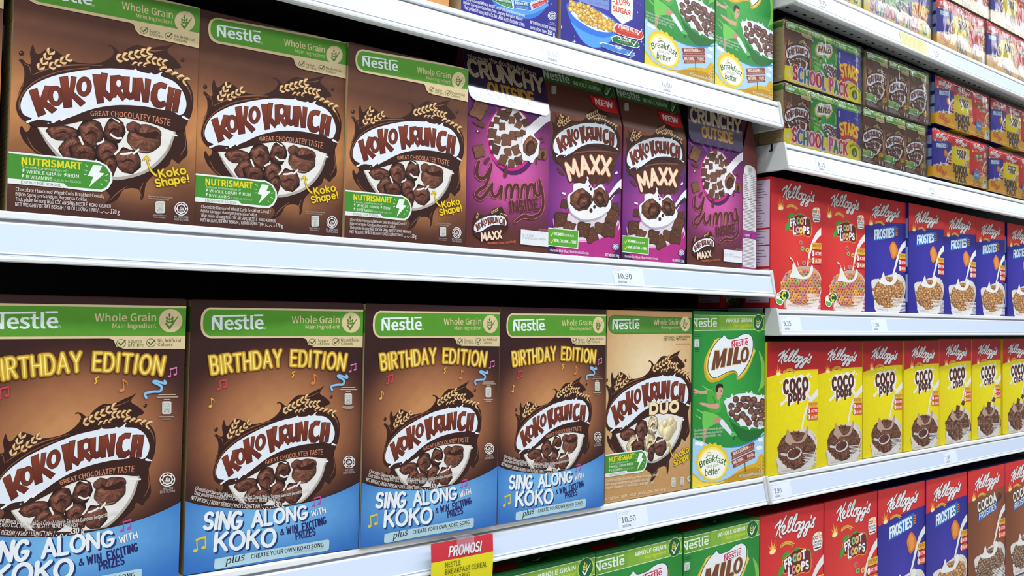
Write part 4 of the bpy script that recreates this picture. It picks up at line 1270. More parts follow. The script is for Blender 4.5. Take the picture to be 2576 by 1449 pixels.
    a.text('JNS 225 (08/20) FVN', (518, 1272), (584, 1280), 8, (196, 160, 160)); a.text('DTY 27 (08/20) FVN', (514, 1282), (584, 1290), 8, (196, 160, 160))
    return a

def art_gable_flap():
    """closing flap laid over the sloping top; drawn in plain millimetre-style units, 0..1000 wide"""
    w, h = WMX - .002, SLANT + .004
    a = Art(w, h, [(0, 0), (1000, 0), (0, 500), (1000, 500)])
    a.grid(lambda u, v: mix((58, 38, 82), (40, 26, 46), max(0, (v - .2) * 1.3)))
    for x in (120, 300, 520, 700, 880):
        a.poly([(500 + (x - 500) * .8, 420), (500 + (x - 500) * 1.1, 500), (500 + (x - 500) * 1.1 + 60, 500)], (84, 50, 116))
    a.text('Discover the doubly delicious', (60, 118), (900, 118), 46, (196, 178, 150), pm=(480, 96), bold=.03)
    a.brush('CRUNCHY', (50, 262), (960, 262), 138, [(.33, (20, 12, 22)), (.26, (206, 188, 154))], pm=(500, 250), gap=.22)
    a.brush('CRUNCHY', (50, 262), (960, 262), 138, [(.022, (130, 112, 98))], pm=(500, 250), gap=.22)
    a.brush('OUTSIDE', (240, 410), (800, 410), 112, [(.31, (30, 18, 20)), (.25, (196, 140, 48))], gap=.24)
    return a

# ---- star cereal packs on the top shelf (only their lower part is in the picture)
WST1, WST2, HST = .1600, .1680, .24
def star_ground(u, v):
    return mix((44, 40, 142), (74, 70, 180), max(0, 1 - math.hypot(u - .5, v - .55) * 1.7))
def sparkle(a, p, r, c=(226, 230, 250)):
    x, y = p
    a.poly([(x, y - r), (x + r * .14, y - r * .14), (x + r, y), (x + r * .14, y + r * .14), (x, y + r), (x - r * .14, y + r * .14), (x - r, y), (x - r * .14, y - r * .14)], c)
def star_piece(a, c, r, rot, col):
    def ring(q):
        return [(c[0] + r * q * (1 if i % 2 == 0 else .62) * math.cos(RAD(rot) + i * math.pi / 5), c[1] + r * q * (1 if i % 2 == 0 else .62) * math.sin(RAD(rot) + i * math.pi / 5)) for i in range(10)]
    a.poly(ring(1.12), mix(col, (140, 84, 16), .55), 2); a.poly(ring(.96), col, 2)
    a.ell((c[0] - r * .1, c[1] - r * .12), r * .34, r * .3, mix(col, (255, 244, 190), .6))

def art_stars_a():
    a = Art(WST1, HST, [(0, 0), (1, 0), (0, 1), (1, 1)])
    a.use([(547.0, -1719.4), (1569.4, -1266.7), (510.6, 139.6), (1542.2, 436.3)], (0, 0, .161, .22))
    a.grid(star_ground, 10, 14)
    a.poly([(820, -300), (1440, -100), (1450, 30), (1380, 150), (1250, 220), (1080, 190), (930, 110), (840, 10)], (54, 122, 214), 3)
    a.poly([(850, -60), (1430, 40), (1340, 140), (1180, 180), (1000, 130)], (86, 158, 232), 3)
    for q, c, t, b in (([(826, -40), (1050, 12), (1066, 110), (940, 70), (836, 10)], (30, 124, 62), 'Vitamins', ((880, 20), (1044, 52))), ([(1074, 18), (1250, 52), (1266, 128), (1080, 102)], (44, 104, 180), 'Minerals', ((1096, 62), (1226, 76))), ([(1262, 48), (1420, 0), (1436, 40), (1284, 116)], (196, 40, 56), 'Dietary Fibre', ((1270, 66), (1416, 14)))):
        x = sum(p[0] for p in q) / len(q); y = sum(p[1] for p in q) / len(q)
        a.poly([(x + (p[0] - x) * 1.07, y + (p[1] - y) * 1.12) for p in q], (236, 240, 246)); a.poly(q, c)
        a.text(t, b[0], b[1], 32, (240, 242, 246), bold=.03)
        for k in (16, 30):
            a.text('Source of B2, B3, B5, B6', (b[0][0] + 4, b[0][1] + k + 6), (b[1][0], b[1][1] + k + 8), 8, (220, 226, 236))
    ink = (232, 234, 244)
    a.text('Honey-Coated Wheat And Corn Puffs Breakfast Cereal/', (540, 14), (1198, 200), 34, ink, bold=.015)
    a.text('Bijirin Sarapan Gandum Dan Jagung Bersalut Madu/', (538, 58), (1172, 240), 34, ink, bold=.015)
    a.text('Thực phẩm bổ sung NGŨ CỐC ĂN SÁNG NESTLÉ HONEY STARS', (538, 108), (1192, 304), 36, ink, bold=.015)
    a.text('NET WEIGHT/BERAT BERSIH/', (1254, 268), (1526, 350), 32, ink, bold=.015); a.text('KHỐI LƯỢNG TỊNH:', (1256, 326), (1428, 376), 30, ink, bold=.015); a.text('150 g', (1440, 380), (1516, 402), 44, ink, bold=.03)
    halal(a, (1487, 186), 46, (236, 238, 244), (40, 38, 120))
    a.text('MS 1500', (1462, 262), (1514, 274), 11, ink); a.text('1019-05/2004', (1444, 276), (1528, 296), 11, ink)
    for p, r in (((1476, 60), 10), ((700, 60), 6)):
        sparkle(a, p, r)
    return a

def art_stars_b():
    a = Art(WST2, HST, [(0, 0), (1, 0), (0, 1), (1, 1)])
    a.use([(1617.8, -1415.0), (2511.7, -1005.4), (1588.5, 434.0), (2490.2, 694.5)], (0, 0, .169, .24))
    a.grid(star_ground, 12, 18)
    a.poly([(1800, -200), (2112, -100), (2112, 118), (2000, 86), (1780, 14)], (120, 140, 210))
    a.text('GRAIN', (1960, -14), (2098, 22), 44, (30, 110, 60), bold=.04); a.text('Source of whole grain goodness', (1900, 30), (2100, 76), 12, (60, 60, 110))
    a.poly([(2142, -200), (2380, -120), (2364, 214), (2258, 268), (2138, 150)], (236, 240, 246))
    a.text('-10%', (2150, 46), (2336, 70), 62, (220, 90, 40), bold=.05); a.text('SUGAR', (2152, 122), (2344, 178), 58, (206, 84, 44), bold=.05)
    for k in range(3):
        a.text('compared to previous recipe', (2176, 148 + k * 16), (2340, 196 + k * 16), 9, (200, 150, 60))
    a.poly([(1652, 60), (1664, 130), (1700, 230), (1760, 350), (1830, 450), (1920, 510), (2000, 520), (2080, 490), (2150, 430), (2190, 360), (2200, 290), (2190, 240), (2060, 150), (1880, 60), (1760, 20), (1690, 18)], (50, 118, 222), 3)
    a.poly([(1700, 240), (1800, 320), (1960, 390), (2080, 410), (2176, 370), (2130, 440), (2060, 492), (1980, 512), (1910, 502), (1830, 446), (1764, 350)], (84, 160, 240), 3)
    a.poly([(1676, 90), (1690, 40), (1760, 34), (1880, 78), (2040, 152), (2160, 236), (2186, 290), (2150, 344), (2060, 350), (1940, 320), (1800, 240), (1720, 170)], (232, 236, 244), 3)
    rnd = random.Random(4)
    for i in range(95):
        t = rnd.random()
        x = 1690 + t * 480; y = 70 + t * 230 + (rnd.random() - .5) * 190 * (1 - abs(t - .45) * 1.1)
        star_piece(a, (x, y), 30, rnd.random() * 72, mix((238, 200, 96), (214, 160, 58), rnd.random()))
    for q, c, t, p0, p1 in (([(2200, 266), (2440, 340), (2470, 362), (2450, 426), (2190, 360)], (202, 60, 50), 'VITAMIN B2, B3', (2206, 306), (2420, 364)), ([(2190, 392), (2400, 452), (2426, 476), (2408, 516), (2150, 452)], (26, 112, 56), 'CALCIUM', (2206, 430), (2344, 466)), ([(2040, 466), (2350, 556), (2372, 578), (2350, 604), (2060, 524)], (60, 130, 206), 'IRON', (2174, 522), (2252, 542))):
        x = sum(p[0] for p in q) / len(q); y = sum(p[1] for p in q) / len(q)
        a.poly([(x + (p[0] - x) * 1.05, y + (p[1] - y) * 1.16) for p in q], (232, 236, 244), 2); a.poly(q, c, 2)
        a.text(t, p0, p1, 36, (240, 240, 244), bold=.03)
        a.text('helps in cell metabolism', (p0[0] + 20, p0[1] + 22), (p1[0] - 20, p1[1] + 14), 9, (240, 190, 120))
        bx = max(p_[0] for p_ in q); by = [p_[1] for p_ in q if p_[0] == bx][0]
        a.stroke([(bx - 66, by - 8), (bx - 50, by + 18), (bx - 4, by - 40)], [6, 12, 6], (240, 244, 246), smooth=0)
    for p, r in (((1596, 296), 24), ((1734, 450), 24), ((1738, 394), 8), ((2414, 40), 12), ((2418, 140), 14), ((2458, 455), 20), ((2446, 60), 8), ((2370, 100), 10), ((2484, 488), 8), ((2436, 536), 8), ((2336, 628), 16), ((2170, 594), 8), ((2390, 600), 7)):
        sparkle(a, p, r)
    return a

def art_tan():
    a = Art(.18, .22, [(0, 0), (1000, 0), (0, 1200), (1000, 1200)])
    a.grid(lambda u, v: mix((214, 150, 92), (236, 184, 124), v), 6, 8)
    for i in range(6):
        a.text('Ingredients wheat corn sugar honey', (60, 900 + i * 44), (700, 900 + i * 44), 20, (250, 236, 214))
    halal(a, (880, 1060), 60, (236, 228, 214), (206, 146, 90))
    return a

# ---- red-banner packs of the right bay
WK, HK = .1602, .2317
SHEETRG = [(19.7, 15.6), (539.7, 118.9), (8.9, 1391.8), (532.0, 1408.7)]      # ring cereal
SHEETRGK = [(-138.1, -56.5), (1000.0, 169.7), (-161.6, 2955.6), (983.2, 2992.7)]   # same pack, closer tracing of the script
SHEETFL = [(26.2, 52.7), (502.9, 137.9), (20.5, 1377.6), (499.5, 1392.3)]     # flakes
SHEETCC = [(21.6, 9.5), (573.4, 4.2), (10.3, 1448.8), (565.3, 1352.9)]        # cocoa rice

def script_word(a, scale=None, fg=(236, 236, 238), shadow=(60, 14, 24)):
    """flowing brand script, traced on the close sheet"""
    S = [[(126, 246), (150, 212), (196, 178), (232, 146), (214, 220), (176, 320), (144, 402)],
         [(326, 106), (290, 170), (250, 240), (204, 290)], [(204, 290), (214, 340), (206, 410), (234, 470)],
         [(250, 368), (292, 330), (304, 286), (280, 270), (256, 310), (250, 380), (284, 420), (330, 390)],
         [(330, 390), (390, 300), (430, 190), (416, 168), (380, 220), (350, 340), (362, 422), (404, 404)],
         [(404, 404), (470, 300), (520, 170), (508, 150), (470, 220), (430, 340), (440, 432), (478, 440)],
         [(540, 320), (500, 350), (478, 420), (492, 466), (530, 450), (556, 380), (540, 320), (600, 350)],
         [(636, 352), (596, 360), (562, 420), (572, 470), (610, 452), (650, 360)], [(650, 360), (612, 480), (566, 590), (534, 598), (532, 560), (590, 500), (662, 450)],
         [(736, 396), (694, 402), (660, 466), (674, 506), (708, 482), (748, 400)], [(748, 400), (706, 520), (664, 612), (632, 616), (632, 576), (690, 520), (764, 470)],
         [(780, 290), (766, 336)],
         [(764, 470), (812, 420), (836, 366), (806, 390), (812, 440), (818, 490), (792, 520), (762, 500)]]
    for w, c, d in ((46, shadow, 3), (30, fg, 0)):
        for pts in S:
            n = len(pts)
            a.stroke([(x + d, y + d) for x, y in pts], [w * .9] + [w * (1.0 if i % 2 else .9) for i in range(n - 2)] + [w * .8], c, smooth=4)

def sunrise(a, c, s):
    x, y = c
    s *= 1.35
    for ang, L in ((-150, 1.0), (-125, 1.5), (-100, 2.0), (-72, 1.7), (-45, 1.2), (-20, .9)):
        ca, sa = math.cos(RAD(ang)), math.sin(RAD(ang))
        a.poly([(x - sa * s * .20, y + ca * s * .20), (x + ca * s * L * .8, y + sa * s * L * 1.15), (x + sa * s * .20, y - ca * s * .20)], (236, 150, 50)); a.poly([(x - sa * s * .11, y + ca * s * .11), (x + ca * s * L * .5, y + sa * s * L * .8), (x + sa * s * .11, y - ca * s * .11)], (250, 206, 96))
    a.ell((x, y - s * .1), s * .5, s * .42, (248, 214, 120), 0, 20, (255, 246, 220))


def sheaf(a, p, q, rise, w):
    """bowed ear of wheat lying from p to q"""
    col, edge = (236, 184, 84), (150, 92, 28)
    pts = [(p[0] + (q[0] - p[0]) * t, p[1] + (q[1] - p[1]) * t - rise * 4 * t * (1 - t)) for t in [i / 10 for i in range(11)]]
    a.stroke(pts, w * .14, edge)
    for i in range(1, 10):
        x, y = pts[i]
        dx, dy = pts[i + 1][0] - pts[i - 1][0], pts[i + 1][1] - pts[i - 1][1]
        L = math.hypot(dx, dy); dx /= L; dy /= L
        for sd in (-1, 1):
            ex, ey = x + dx * w * .9 - dy * sd * w * .42, y + dy * w * .9 + dx * sd * w * .42
            mx, my = x + dx * w * .42 - dy * sd * w * .34, y + dy * w * .42 + dx * sd * w * .34
            for k, c in ((1.3, edge), (.95, col)):
                a.stroke([(x, y), (mx, my), (ex, ey)], [w * .12 * k, w * .30 * k, w * .05 * k], c, smooth=3)

def energy_flags(a, x0, y0, x1, dy, tilt=0.0):
    hgt = dy
    def Q(i, c):
        y = y0 + i * hgt
        a.poly([(x0, y), (x1, y + tilt), (x1, y + hgt * .9 + tilt), (x0, y + hgt * .9)], c)
    Q(0, (236, 186, 60)); Q(1, (214, 50, 54)); Q(2, (222, 90, 40))
    w = x1 - x0
    a.text('ENERGY', (x0 + w * .06, y0 + hgt * .56), (x1 - w * .06, y0 + hgt * .56 + tilt), hgt * .42, (150, 60, 20), bold=.03)
    a.text('TO BE YOU', (x0 + w * .22, y0 + hgt * .80), (x1 - w * .2, y0 + hgt * .80 + tilt), hgt * .16, (150, 60, 20))
    for i, t in ((1, 'ACTIVE'), (2, 'ALERT')):
        y = y0 + i * hgt
        a.ell((x0 + w * .06, y + hgt * .45), w * .17, hgt * .46, (214, 60, 50)); a.ell((x0 + w * .06, y + hgt * .45), w * .14, hgt * .40, (240, 238, 238))
        a.stroke([(x0 + w * .04, y + hgt * .62), (x0 + w * .05, y + hgt * .28)], w * .05, (60, 60, 66), smooth=0)
        a.text(t, (x0 + w * .30, y + hgt * .68), (x1 - w * .04, y + hgt * .68 + tilt), hgt * .42, (242, 236, 234), bold=.03)

def small_print(a, x0, y0, x1, y1, n, col, tilt=0.0):
    for i in range(n):
        y = y0 + (y1 - y0) * i / max(1, n - 1)
        t = (i * 37 % 11) / 11
        a.stroke([(x0 + (x1 - x0) * .22 * t, y), (x1, y + tilt)], (y1 - y0) / n * .45, col, smooth=0)

def fit_script(a, src_on_close, dst):
    """place the script by three landmark points"""
    h = homography(SHEETRGK, [(0, HK), (WK, HK), (0, 0), (WK, 0)])
    g = a.H
    a.A = affine_fit([h(p) for p in src_on_close], [g(p) for p in dst]); a.H = h
    script_word(a)
    a.H = g; a.A = None

SCR = ((126, 246), (326, 106), (836, 366), (632, 616))



def art_rings():
    a = Art(WK, HK, SHEETRG)
    a.grid(lambda u, v: mix((196, 34, 40), (226, 62, 56), max(0, 1 - math.hypot(u - .5, v - .45) * 1.3)), 10, 14)
    fit_script(a, SCR, ((136, 160), (234, 92), (466, 212), (376, 322)))
    sunrise(a, (120, 352), 40); sheaf(a, (170, 350), (288, 362), 34, 26)
    # fruity title
    a.poly([(196, 460), (262, 426), (316, 402), (360, 420), (418, 452), (436, 500), (438, 610), (420, 648), (388, 648), (350, 626), (250, 636), (240, 580), (208, 574)], (240, 150, 50), 2)
    a.poly([(202, 464), (264, 432), (316, 408), (358, 426), (412, 456), (430, 502), (432, 606), (416, 640), (390, 640), (352, 618), (256, 628), (246, 572), (214, 566)], (120, 24, 40), 2)
    for pts in ([(206, 486), (170, 530), (166, 590), (180, 580), (216, 540)], [(190, 440), (212, 404), (250, 400), (262, 424), (220, 440)], [(290, 412), (310, 396), (340, 402), (328, 420)]):
        a.poly(pts, (60, 156, 56), 3)
    a.stroke([(404, 450), (430, 480), (436, 540)], 7, (70, 150, 60))
    wl = (242, 242, 244)
    a.brush('FR', (224, 534), (274, 520), 68, [(.44, (60, 18, 36)), (.28, wl)], gap=.36)
    a.brush('T', (360, 512), (390, 512), 64, [(.44, (60, 18, 36)), (.30, wl)])
    a.brush('L', (252, 612), (276, 612), 72, [(.44, (60, 18, 36)), (.30, wl)])
    a.brush('PS', (358, 606), (412, 612), 66, [(.44, (60, 18, 36)), (.28, wl)], gap=.40)
    for c, col in (((302, 478), (130, 196, 120)), ((336, 482), (240, 180, 120)), ((294, 572), (226, 150, 150)), ((327, 576), (232, 200, 90))):
        a.ell(c, 25, 42, (60, 18, 36)); a.ell(c, 21, 37, col); a.ell(c, 7, 14, (90, 40, 40))
    # natural-colours seal
    a.poly([(450, 360), (490, 340), (524, 360), (526, 480), (490, 490), (456, 482)], (240, 240, 236), 2)
    for c, col in (((462, 380), (90, 170, 80)), ((496, 362), (240, 200, 90)), ((484, 384), (210, 90, 110)), ((514, 388), (236, 150, 90))):
        a.ell(c, 12, 17, col); a.ell(c, 5, 7, (250, 240, 220))
    a.text('NATURAL', (456, 424), (524, 434), 16, (30, 40, 70), bold=.05); a.text('COLOURS', (452, 448), (526, 458), 16, (30, 40, 70), bold=.05)
    a.stroke([(464, 470), (516, 476)], 8, (40, 60, 80), smooth=0)
    # milk stream, bowl, rings
    a.stroke([(560, 570), (490, 640), (432, 760), (404, 900), (396, 950)], [56, 44, 30, 22, 20], (236, 234, 234))
    ringc = [(236, 160, 70), (214, 110, 110), (150, 180, 110), (232, 186, 100), (206, 130, 140), (226, 140, 70)]
    def ringo(c, r, i):
        col = ringc[i % len(ringc)]
        a.ell(c, r, r * 1.2, mix(col, (90, 40, 20), .45)); a.ell((c[0] - r * .05, c[1] - r * .07), r * .92, r * 1.1, col)
        a.ell(c, r * .36, r * .46, mix(col, (80, 30, 16), .6))
    for i, c in enumerate(((326, 706), (344, 768), (396, 784), (360, 916), (422, 892))):
        ringo(c, 22, i + 1)
    a.poly([(118, 1180), (140, 1080), (200, 1000), (330, 950), (440, 960), (510, 1010), (545, 1090), (545, 1180), (500, 1300), (480, 1412), (190, 1412), (150, 1300)], (206, 170, 150), 3)
    a.ell((335, 1170), 200, 192, (196, 150, 120))
    rnd = random.Random(3)
    n = 0
    for row in range(11):
        y = 1010 + row * 30
        for k in range(13):
            x = 130 + k * 33 + (row % 2) * 16 + rnd.uniform(-6, 6)
            if (x - 335) ** 2 / 205 ** 2 + (y - 1170) ** 2 / 195 ** 2 < 1:
                ringo((x, y + rnd.uniform(-6, 6)), 21, rnd.randrange(6)); n += 1
    a.poly([(206, 1060), (232, 1000), (238, 930), (262, 922), (276, 960), (300, 1010), (340, 1060), (400, 1040), (420, 980), (436, 940), (450, 960), (440, 1030), (390, 1080), (320, 1084), (240, 1070)], (236, 234, 232), 3)
    a.stroke([(214, 866), (236, 882), (250, 912)], [16, 8, 6], (236, 234, 234)); a.stroke([(286, 890), (296, 940)], [5, 10], (236, 234, 234), smooth=0)
    a.stroke([(505, 1020), (538, 1110), (530, 1220), (500, 1310)], [4, 10, 10, 6], (232, 220, 214))
    a.poly([(180, 1290), (240, 1340), (340, 1360), (450, 1340), (505, 1290), (486, 1412), (186, 1412)], (226, 216, 212), 2)
    small_print(a, 380, 1240, 526, 1390, 11, (238, 220, 216), 8)
    a.text('Net Weight 150 g', (186, 1364), (300, 1372), 22, (180, 90, 90)); a.text('Berat Bersih', (330, 1376), (440, 1382), 18, (200, 120, 120))
    # vitamin seal
    a.ell((150, 1252), 58, 58, (240, 244, 236)); a.poly([(62, 1270), (90, 1222), (150, 1250), (140, 1330), (110, 1358), (70, 1330)], (240, 244, 236), 3)
    a.poly([(72, 1290), (110, 1300), (140, 1320), (106, 1350), (78, 1330)], (96, 176, 70), 2)
    a.ell((152, 1254), 48, 50, (30, 84, 50)); a.brush('C', (132, 1288), (170, 1288), 66, [(.34, (236, 216, 50))])
    a.text('VITAMIN', (74, 1262), (128, 1262), 20, (220, 190, 40), bold=.04); a.text('HIGH IN', (88, 1240), (128, 1240), 14, (30, 60, 40), bold=.03)
    energy_flags(a, 444, 706, 540, 76, 6)
    return a

def curve_panel(a, y0, y1, ym, col):
    """coloured field below a bowed edge, on the tracing grid"""
    pts = []
    for i in range(13):
        t = i / 12
        l0, l1, l2 = (2 * t - 1) * (t - 1), 4 * t * (1 - t), t * (2 * t - 1)
        pts.append((-20 + 640 * t, y0 * l0 + ym * l1 + y1 * l2))
    q = [a.m(p) for p in pts]
    V, F, C = [], [], []
    for i, p in enumerate(q):
        for j in range(9):
            y = p[1] * (1 - j / 8) - .002 * (j == 8)
            V.append((p[0], y)); C.append(col(p[0] / a.w, y / a.h))
    for i in range(12):
        for j in range(8):
            b = i * 9 + j
            F.append((b, b + 1, b + 10, b + 9))
    a.emit(V, F, C)

def art_flakes(cocoa=False):
    a = Art(WK, HK, SHEETFL)
    a.grid(lambda u, v: mix((186, 36, 44), (214, 50, 50), v), 6, 8)
    if cocoa:
        curve_panel(a, 402, 392, 366, lambda u, v: mix((122, 66, 40), (150, 88, 56), max(0, 1 - abs(u - .6) * 2)))
    else:
        curve_panel(a, 402, 392, 366, lambda u, v: mix((38, 36, 134), (62, 54, 172), max(0, 1 - math.hypot(u - .5, v - .4) * 1.4)))
    fit_script(a, SCR, ((124, 240), (208, 134), (436, 250), (316, 336)))
    sunrise(a, (98, 382), 34); sheaf(a, (136, 382), (248, 390), 30, 24)
    if cocoa:
        for c, r in (((300, 520), 120), ((200, 470), 40), ((420, 470), 50)):
            a.blob(c, r, r * .8, (96, 50, 34), 0, 18, .9, .1, .25)
        a.brush('COCOA', (152, 530), (388, 494), 90, [(.52, (150, 120, 80)), (.44, (40, 24, 20)), (.26, (236, 236, 236))], gap=.30)
        a.poly([(160, 552), (398, 508), (394, 590), (150, 640)], (60, 110, 190))
        a.brush('FROSTIES', (168, 622), (384, 580), 62, [(.30, (34, 50, 110)), (.18, (236, 240, 246))], gap=.22, shear=.12)
    else:
        a.poly([(128, 566), (136, 470), (150, 440), (370, 402), (390, 420), (384, 522), (130, 570)], (44, 110, 190), 2)
        a.brush('FROSTIES', (142, 546), (362, 520), 92, [(.28, (120, 180, 230)), (.20, (240, 244, 250))], gap=.24, shear=.12)
        for i in range(4):
            a.poly([(382, 428 + i * 24), (412, 422 + i * 24), (408, 436 + i * 24), (386, 444 + i * 24)], (226, 130, 40)); a.stroke([(384, 446 + i * 24), (410, 440 + i * 24)], 6, (24, 20, 30), smooth=0)
    a.stroke([(520, 590), (462, 640), (416, 740), (376, 880), (352, 960)], [52, 44, 34, 26, 24], (236, 234, 232))
    fc = (216, 120, 40)
    if not cocoa:
        a.poly([(312, 650), (330, 600), (350, 576), (376, 590), (410, 660), (412, 720), (380, 760), (352, 776), (330, 740)], fc, 3); a.poly([(330, 650), (346, 600), (366, 604), (392, 670), (380, 730), (352, 744)], (232, 152, 70), 3)
    base = (150, 116, 98) if cocoa else (206, 150, 96)
    a.poly([(100, 1060), (120, 1010), (200, 1000), (300, 960), (420, 950), (480, 1000), (500, 1080), (490, 1180), (450, 1310), (400, 1396), (170, 1396), (130, 1240)], (226, 220, 214), 3)
    a.ell((310, 1155), 180, 176, mix(base, (110, 64, 34) if not cocoa else (70, 40, 30), .35))
    rnd = random.Random(11)
    for row in range(12):
        for k in range(11):
            x = 120 + k * 37 + (row % 2) * 18 + rnd.uniform(-9, 9); y = 985 + row * 30 + rnd.uniform(-9, 9)
            if (x - 310) ** 2 / 182 ** 2 + (y - 1155) ** 2 / 178 ** 2 < 1:
                c = mix(base, (120, 66, 30) if not cocoa else (70, 40, 30), rnd.random() * .6)
                a.blob((x, y), rnd.uniform(18, 30), rnd.uniform(14, 24), c, rnd.uniform(0, 180), 9, .7, .25, .25)
                a.stroke([(x - 12, y - 4), (x, y - 12), (x + 12, y - 5)], [3, 8, 3], mix(c, (255, 232, 190), .5), smooth=3)
    a.poly([(170, 1000), (206, 1010), (236, 930), (250, 950), (262, 1000), (300, 1040), (340, 1030), (356, 960), (380, 930), (400, 950), (396, 1020), (350, 1070), (280, 1076), (200, 1050)], (238, 236, 232), 3)
    a.stroke([(455, 985), (492, 1070), (484, 1180), (450, 1300)], [4, 10, 10, 6], (220, 216, 214))
    a.poly([(140, 1270), (200, 1320), (300, 1342), (400, 1320), (450, 1290), (410, 1400), (164, 1400)], (224, 220, 218), 2)
    small_print(a, 330, 1230, 496, 1372, 10, (230, 228, 228), 6)
    a.text('Net Weight 175 g', (172, 1358), (290, 1366), 20, (120, 110, 150))
    energy_flags(a, 426, 712, 506, 70, 8)
    return a

def art_cocoa(chex=False):
    a = Art(WK, HK, SHEETCC)
    a.grid(lambda u, v: mix((176, 30, 38), (206, 44, 46), (1 - v) * 3), 6, 8)
    curve_panel(a, 398, 296, 316, lambda u, v: mix((222, 204, 4), (238, 222, 14), max(0, 1 - math.hypot(u - .6, v - .5) * 1.4)))
    fit_script(a, SCR, ((152, 160), (258, 60), (508, 166), (372, 270)))
    sunrise(a, (142, 352), 38); sheaf(a, (180, 350), (312, 322), 34, 26)
    a.poly([(166, 390), (190, 410), (240, 380), (300, 382), (316, 350), (330, 380), (390, 348), (420, 372), (472, 336), (480, 350), (456, 400), (486, 440), (484, 520), (466, 560), (500, 600), (500, 624), (470, 618), (450, 590), (432, 630), (380, 646), (340, 640), (280, 680), (262, 700), (244, 660), (220, 640), (180, 690), (160, 684), (162, 660), (210, 620), (216, 580), (184, 560), (176, 500), (200, 440)], (236, 232, 228), 3)
    for c in ((496, 374), (166, 440)):
        a.ell(c, 10, 12, (236, 232, 228))
    br = (88, 40, 30)
    a.brush('COCO', (204, 552), (456, 512), 126, [(.34, (50, 22, 18)), (.26, br)], gap=.36)
    if chex:
        a.brush('chex', (262, 660), (430, 618), 104, [(.26, (50, 22, 18)), (.20, br)], gap=.34)
    else:
        a.brush('pops', (254, 640), (428, 612), 100, [(.32, (50, 22, 18)), (.25, br)], gap=.36)
    a.stroke([(600, 510), (530, 580), (460, 680), (410, 840), (384, 1010)], [60, 50, 36, 26, 22], (234, 230, 220))
    a.poly([(120, 1260), (180, 1120), (260, 1000), (380, 940), (480, 940), (540, 1000), (552, 1100), (530, 1240), (480, 1372), (160, 1424), (130, 1340)], (216, 208, 200), 3)
    a.ell((342, 1165), 206, 205, (104, 68, 54), 0, 28, (124, 82, 64))
    rnd = random.Random(5)
    if chex:
        for row in range(11):
            for k in range(9):
                x = 150 + k * 48 + rnd.uniform(-10, 10); y = 1000 + row * 36 + rnd.uniform(-8, 8)
                if (x - 345) ** 2 / 205 ** 2 + (y - 1170) ** 2 / 190 ** 2 < 1:
                    a.blob((x, y), 36, 30, mix((138, 98, 80), (84, 54, 44), rnd.random()), rnd.uniform(0, 90), 8, .6, .25, .1)
        for c, r, rot in (((430, 860), 26, 30), ((340, 930), 30, 10)):
            pillow(a, c, r, rot, (96, 54, 42))
    else:
        for row in range(22):
            for k in range(22):
                x = 118 + k * 21 + rnd.uniform(-7, 7); y = 958 + row * 20 + rnd.uniform(-7, 7)
                if (x - 340) ** 2 / 208 ** 2 + (y - 1165) ** 2 / 205 ** 2 < 1:
                    an = rnd.uniform(0, 3.14); L = 12
                    c = mix((150, 100, 76), (62, 32, 26), rnd.random())
                    a.stroke([(x - L * math.cos(an), y - L * math.sin(an)), (x, y), (x + L * math.cos(an), y + L * math.sin(an))], [4, 13, 4], c, smooth=2)
    a.poly([(206, 1060), (226, 1000), (236, 940), (256, 960), (286, 1020), (330, 1074), (390, 1050), (420, 990), (450, 920), (462, 900), (460, 960), (420, 1060), (350, 1090), (290, 1090), (262, 1120), (250, 1100)], (182, 152, 136), 3)
    if not chex:
        a.stroke([(170, 1206), (230, 1216), (262, 1240)], [22, 18, 16], (200, 198, 200))
        a.ell((310, 1200), 86, 60, (206, 204, 206), -28); a.ell((306, 1196), 74, 48, (100, 56, 44), -28)
        for i in range(40):
            an, q = rnd.uniform(0, 6.28), math.sqrt(rnd.random())
            x, y = 306 + 66 * q * math.cos(an), 1190 + 52 * q * math.sin(an) - q * math.cos(an) * 24
            a.blob((x, y), 11, 7, mix((132, 80, 62), (66, 34, 28), rnd.random()), rnd.uniform(0, 180), 7, .7, .2, .1)
    a.stroke([(500, 960), (546, 1040), (540, 1160), (500, 1260)], [4, 9, 9, 5], (226, 222, 214))
    a.poly([(112, 1250), (160, 1340), (260, 1372), (380, 1350), (520, 1230), (480, 1372), (170, 1424), (134, 1350)], (206, 200, 196), 2)
    small_print(a, 400, 1200, 548, 1340, 10, (212, 208, 204), -12)
    a.text('Net Weight 170 g', (170, 1400), (320, 1378), 18, (140, 130, 126))
    energy_flags(a, 462, 646, 564, 66, -4)
    return a

def side_print(a, ink, panels, fill=None, cols=2):
    for y0, y1 in panels:
        if fill:
            a.rect(a.w * .08, a.h * y0, a.w * .96, a.h * y1, fill)
        n = max(2, int((y1 - y0) * a.h / .0045))
        rnd = random.Random(int(y0 * 100))
        for i in range(n):
            y = a.h * (y0 + (y1 - y0) * (i + .5) / n)
            a.line_mm([(a.w * .14, y), (a.w * (.5 + rnd.random() * .38), y)], .0011, ink)

def art_side(w, h, ground, ink, panels, fill=None, band=None):
    a = Art(w, h, [(0, 0), (1000, 0), (0, 1000), (1000, 1000)])
    a.rect(0, 0, w, h, ground)
    if band:
        a.rect(0, h * band[0], w, h * band[1], band[2])
    side_print(a, ink, panels, fill)
    return a

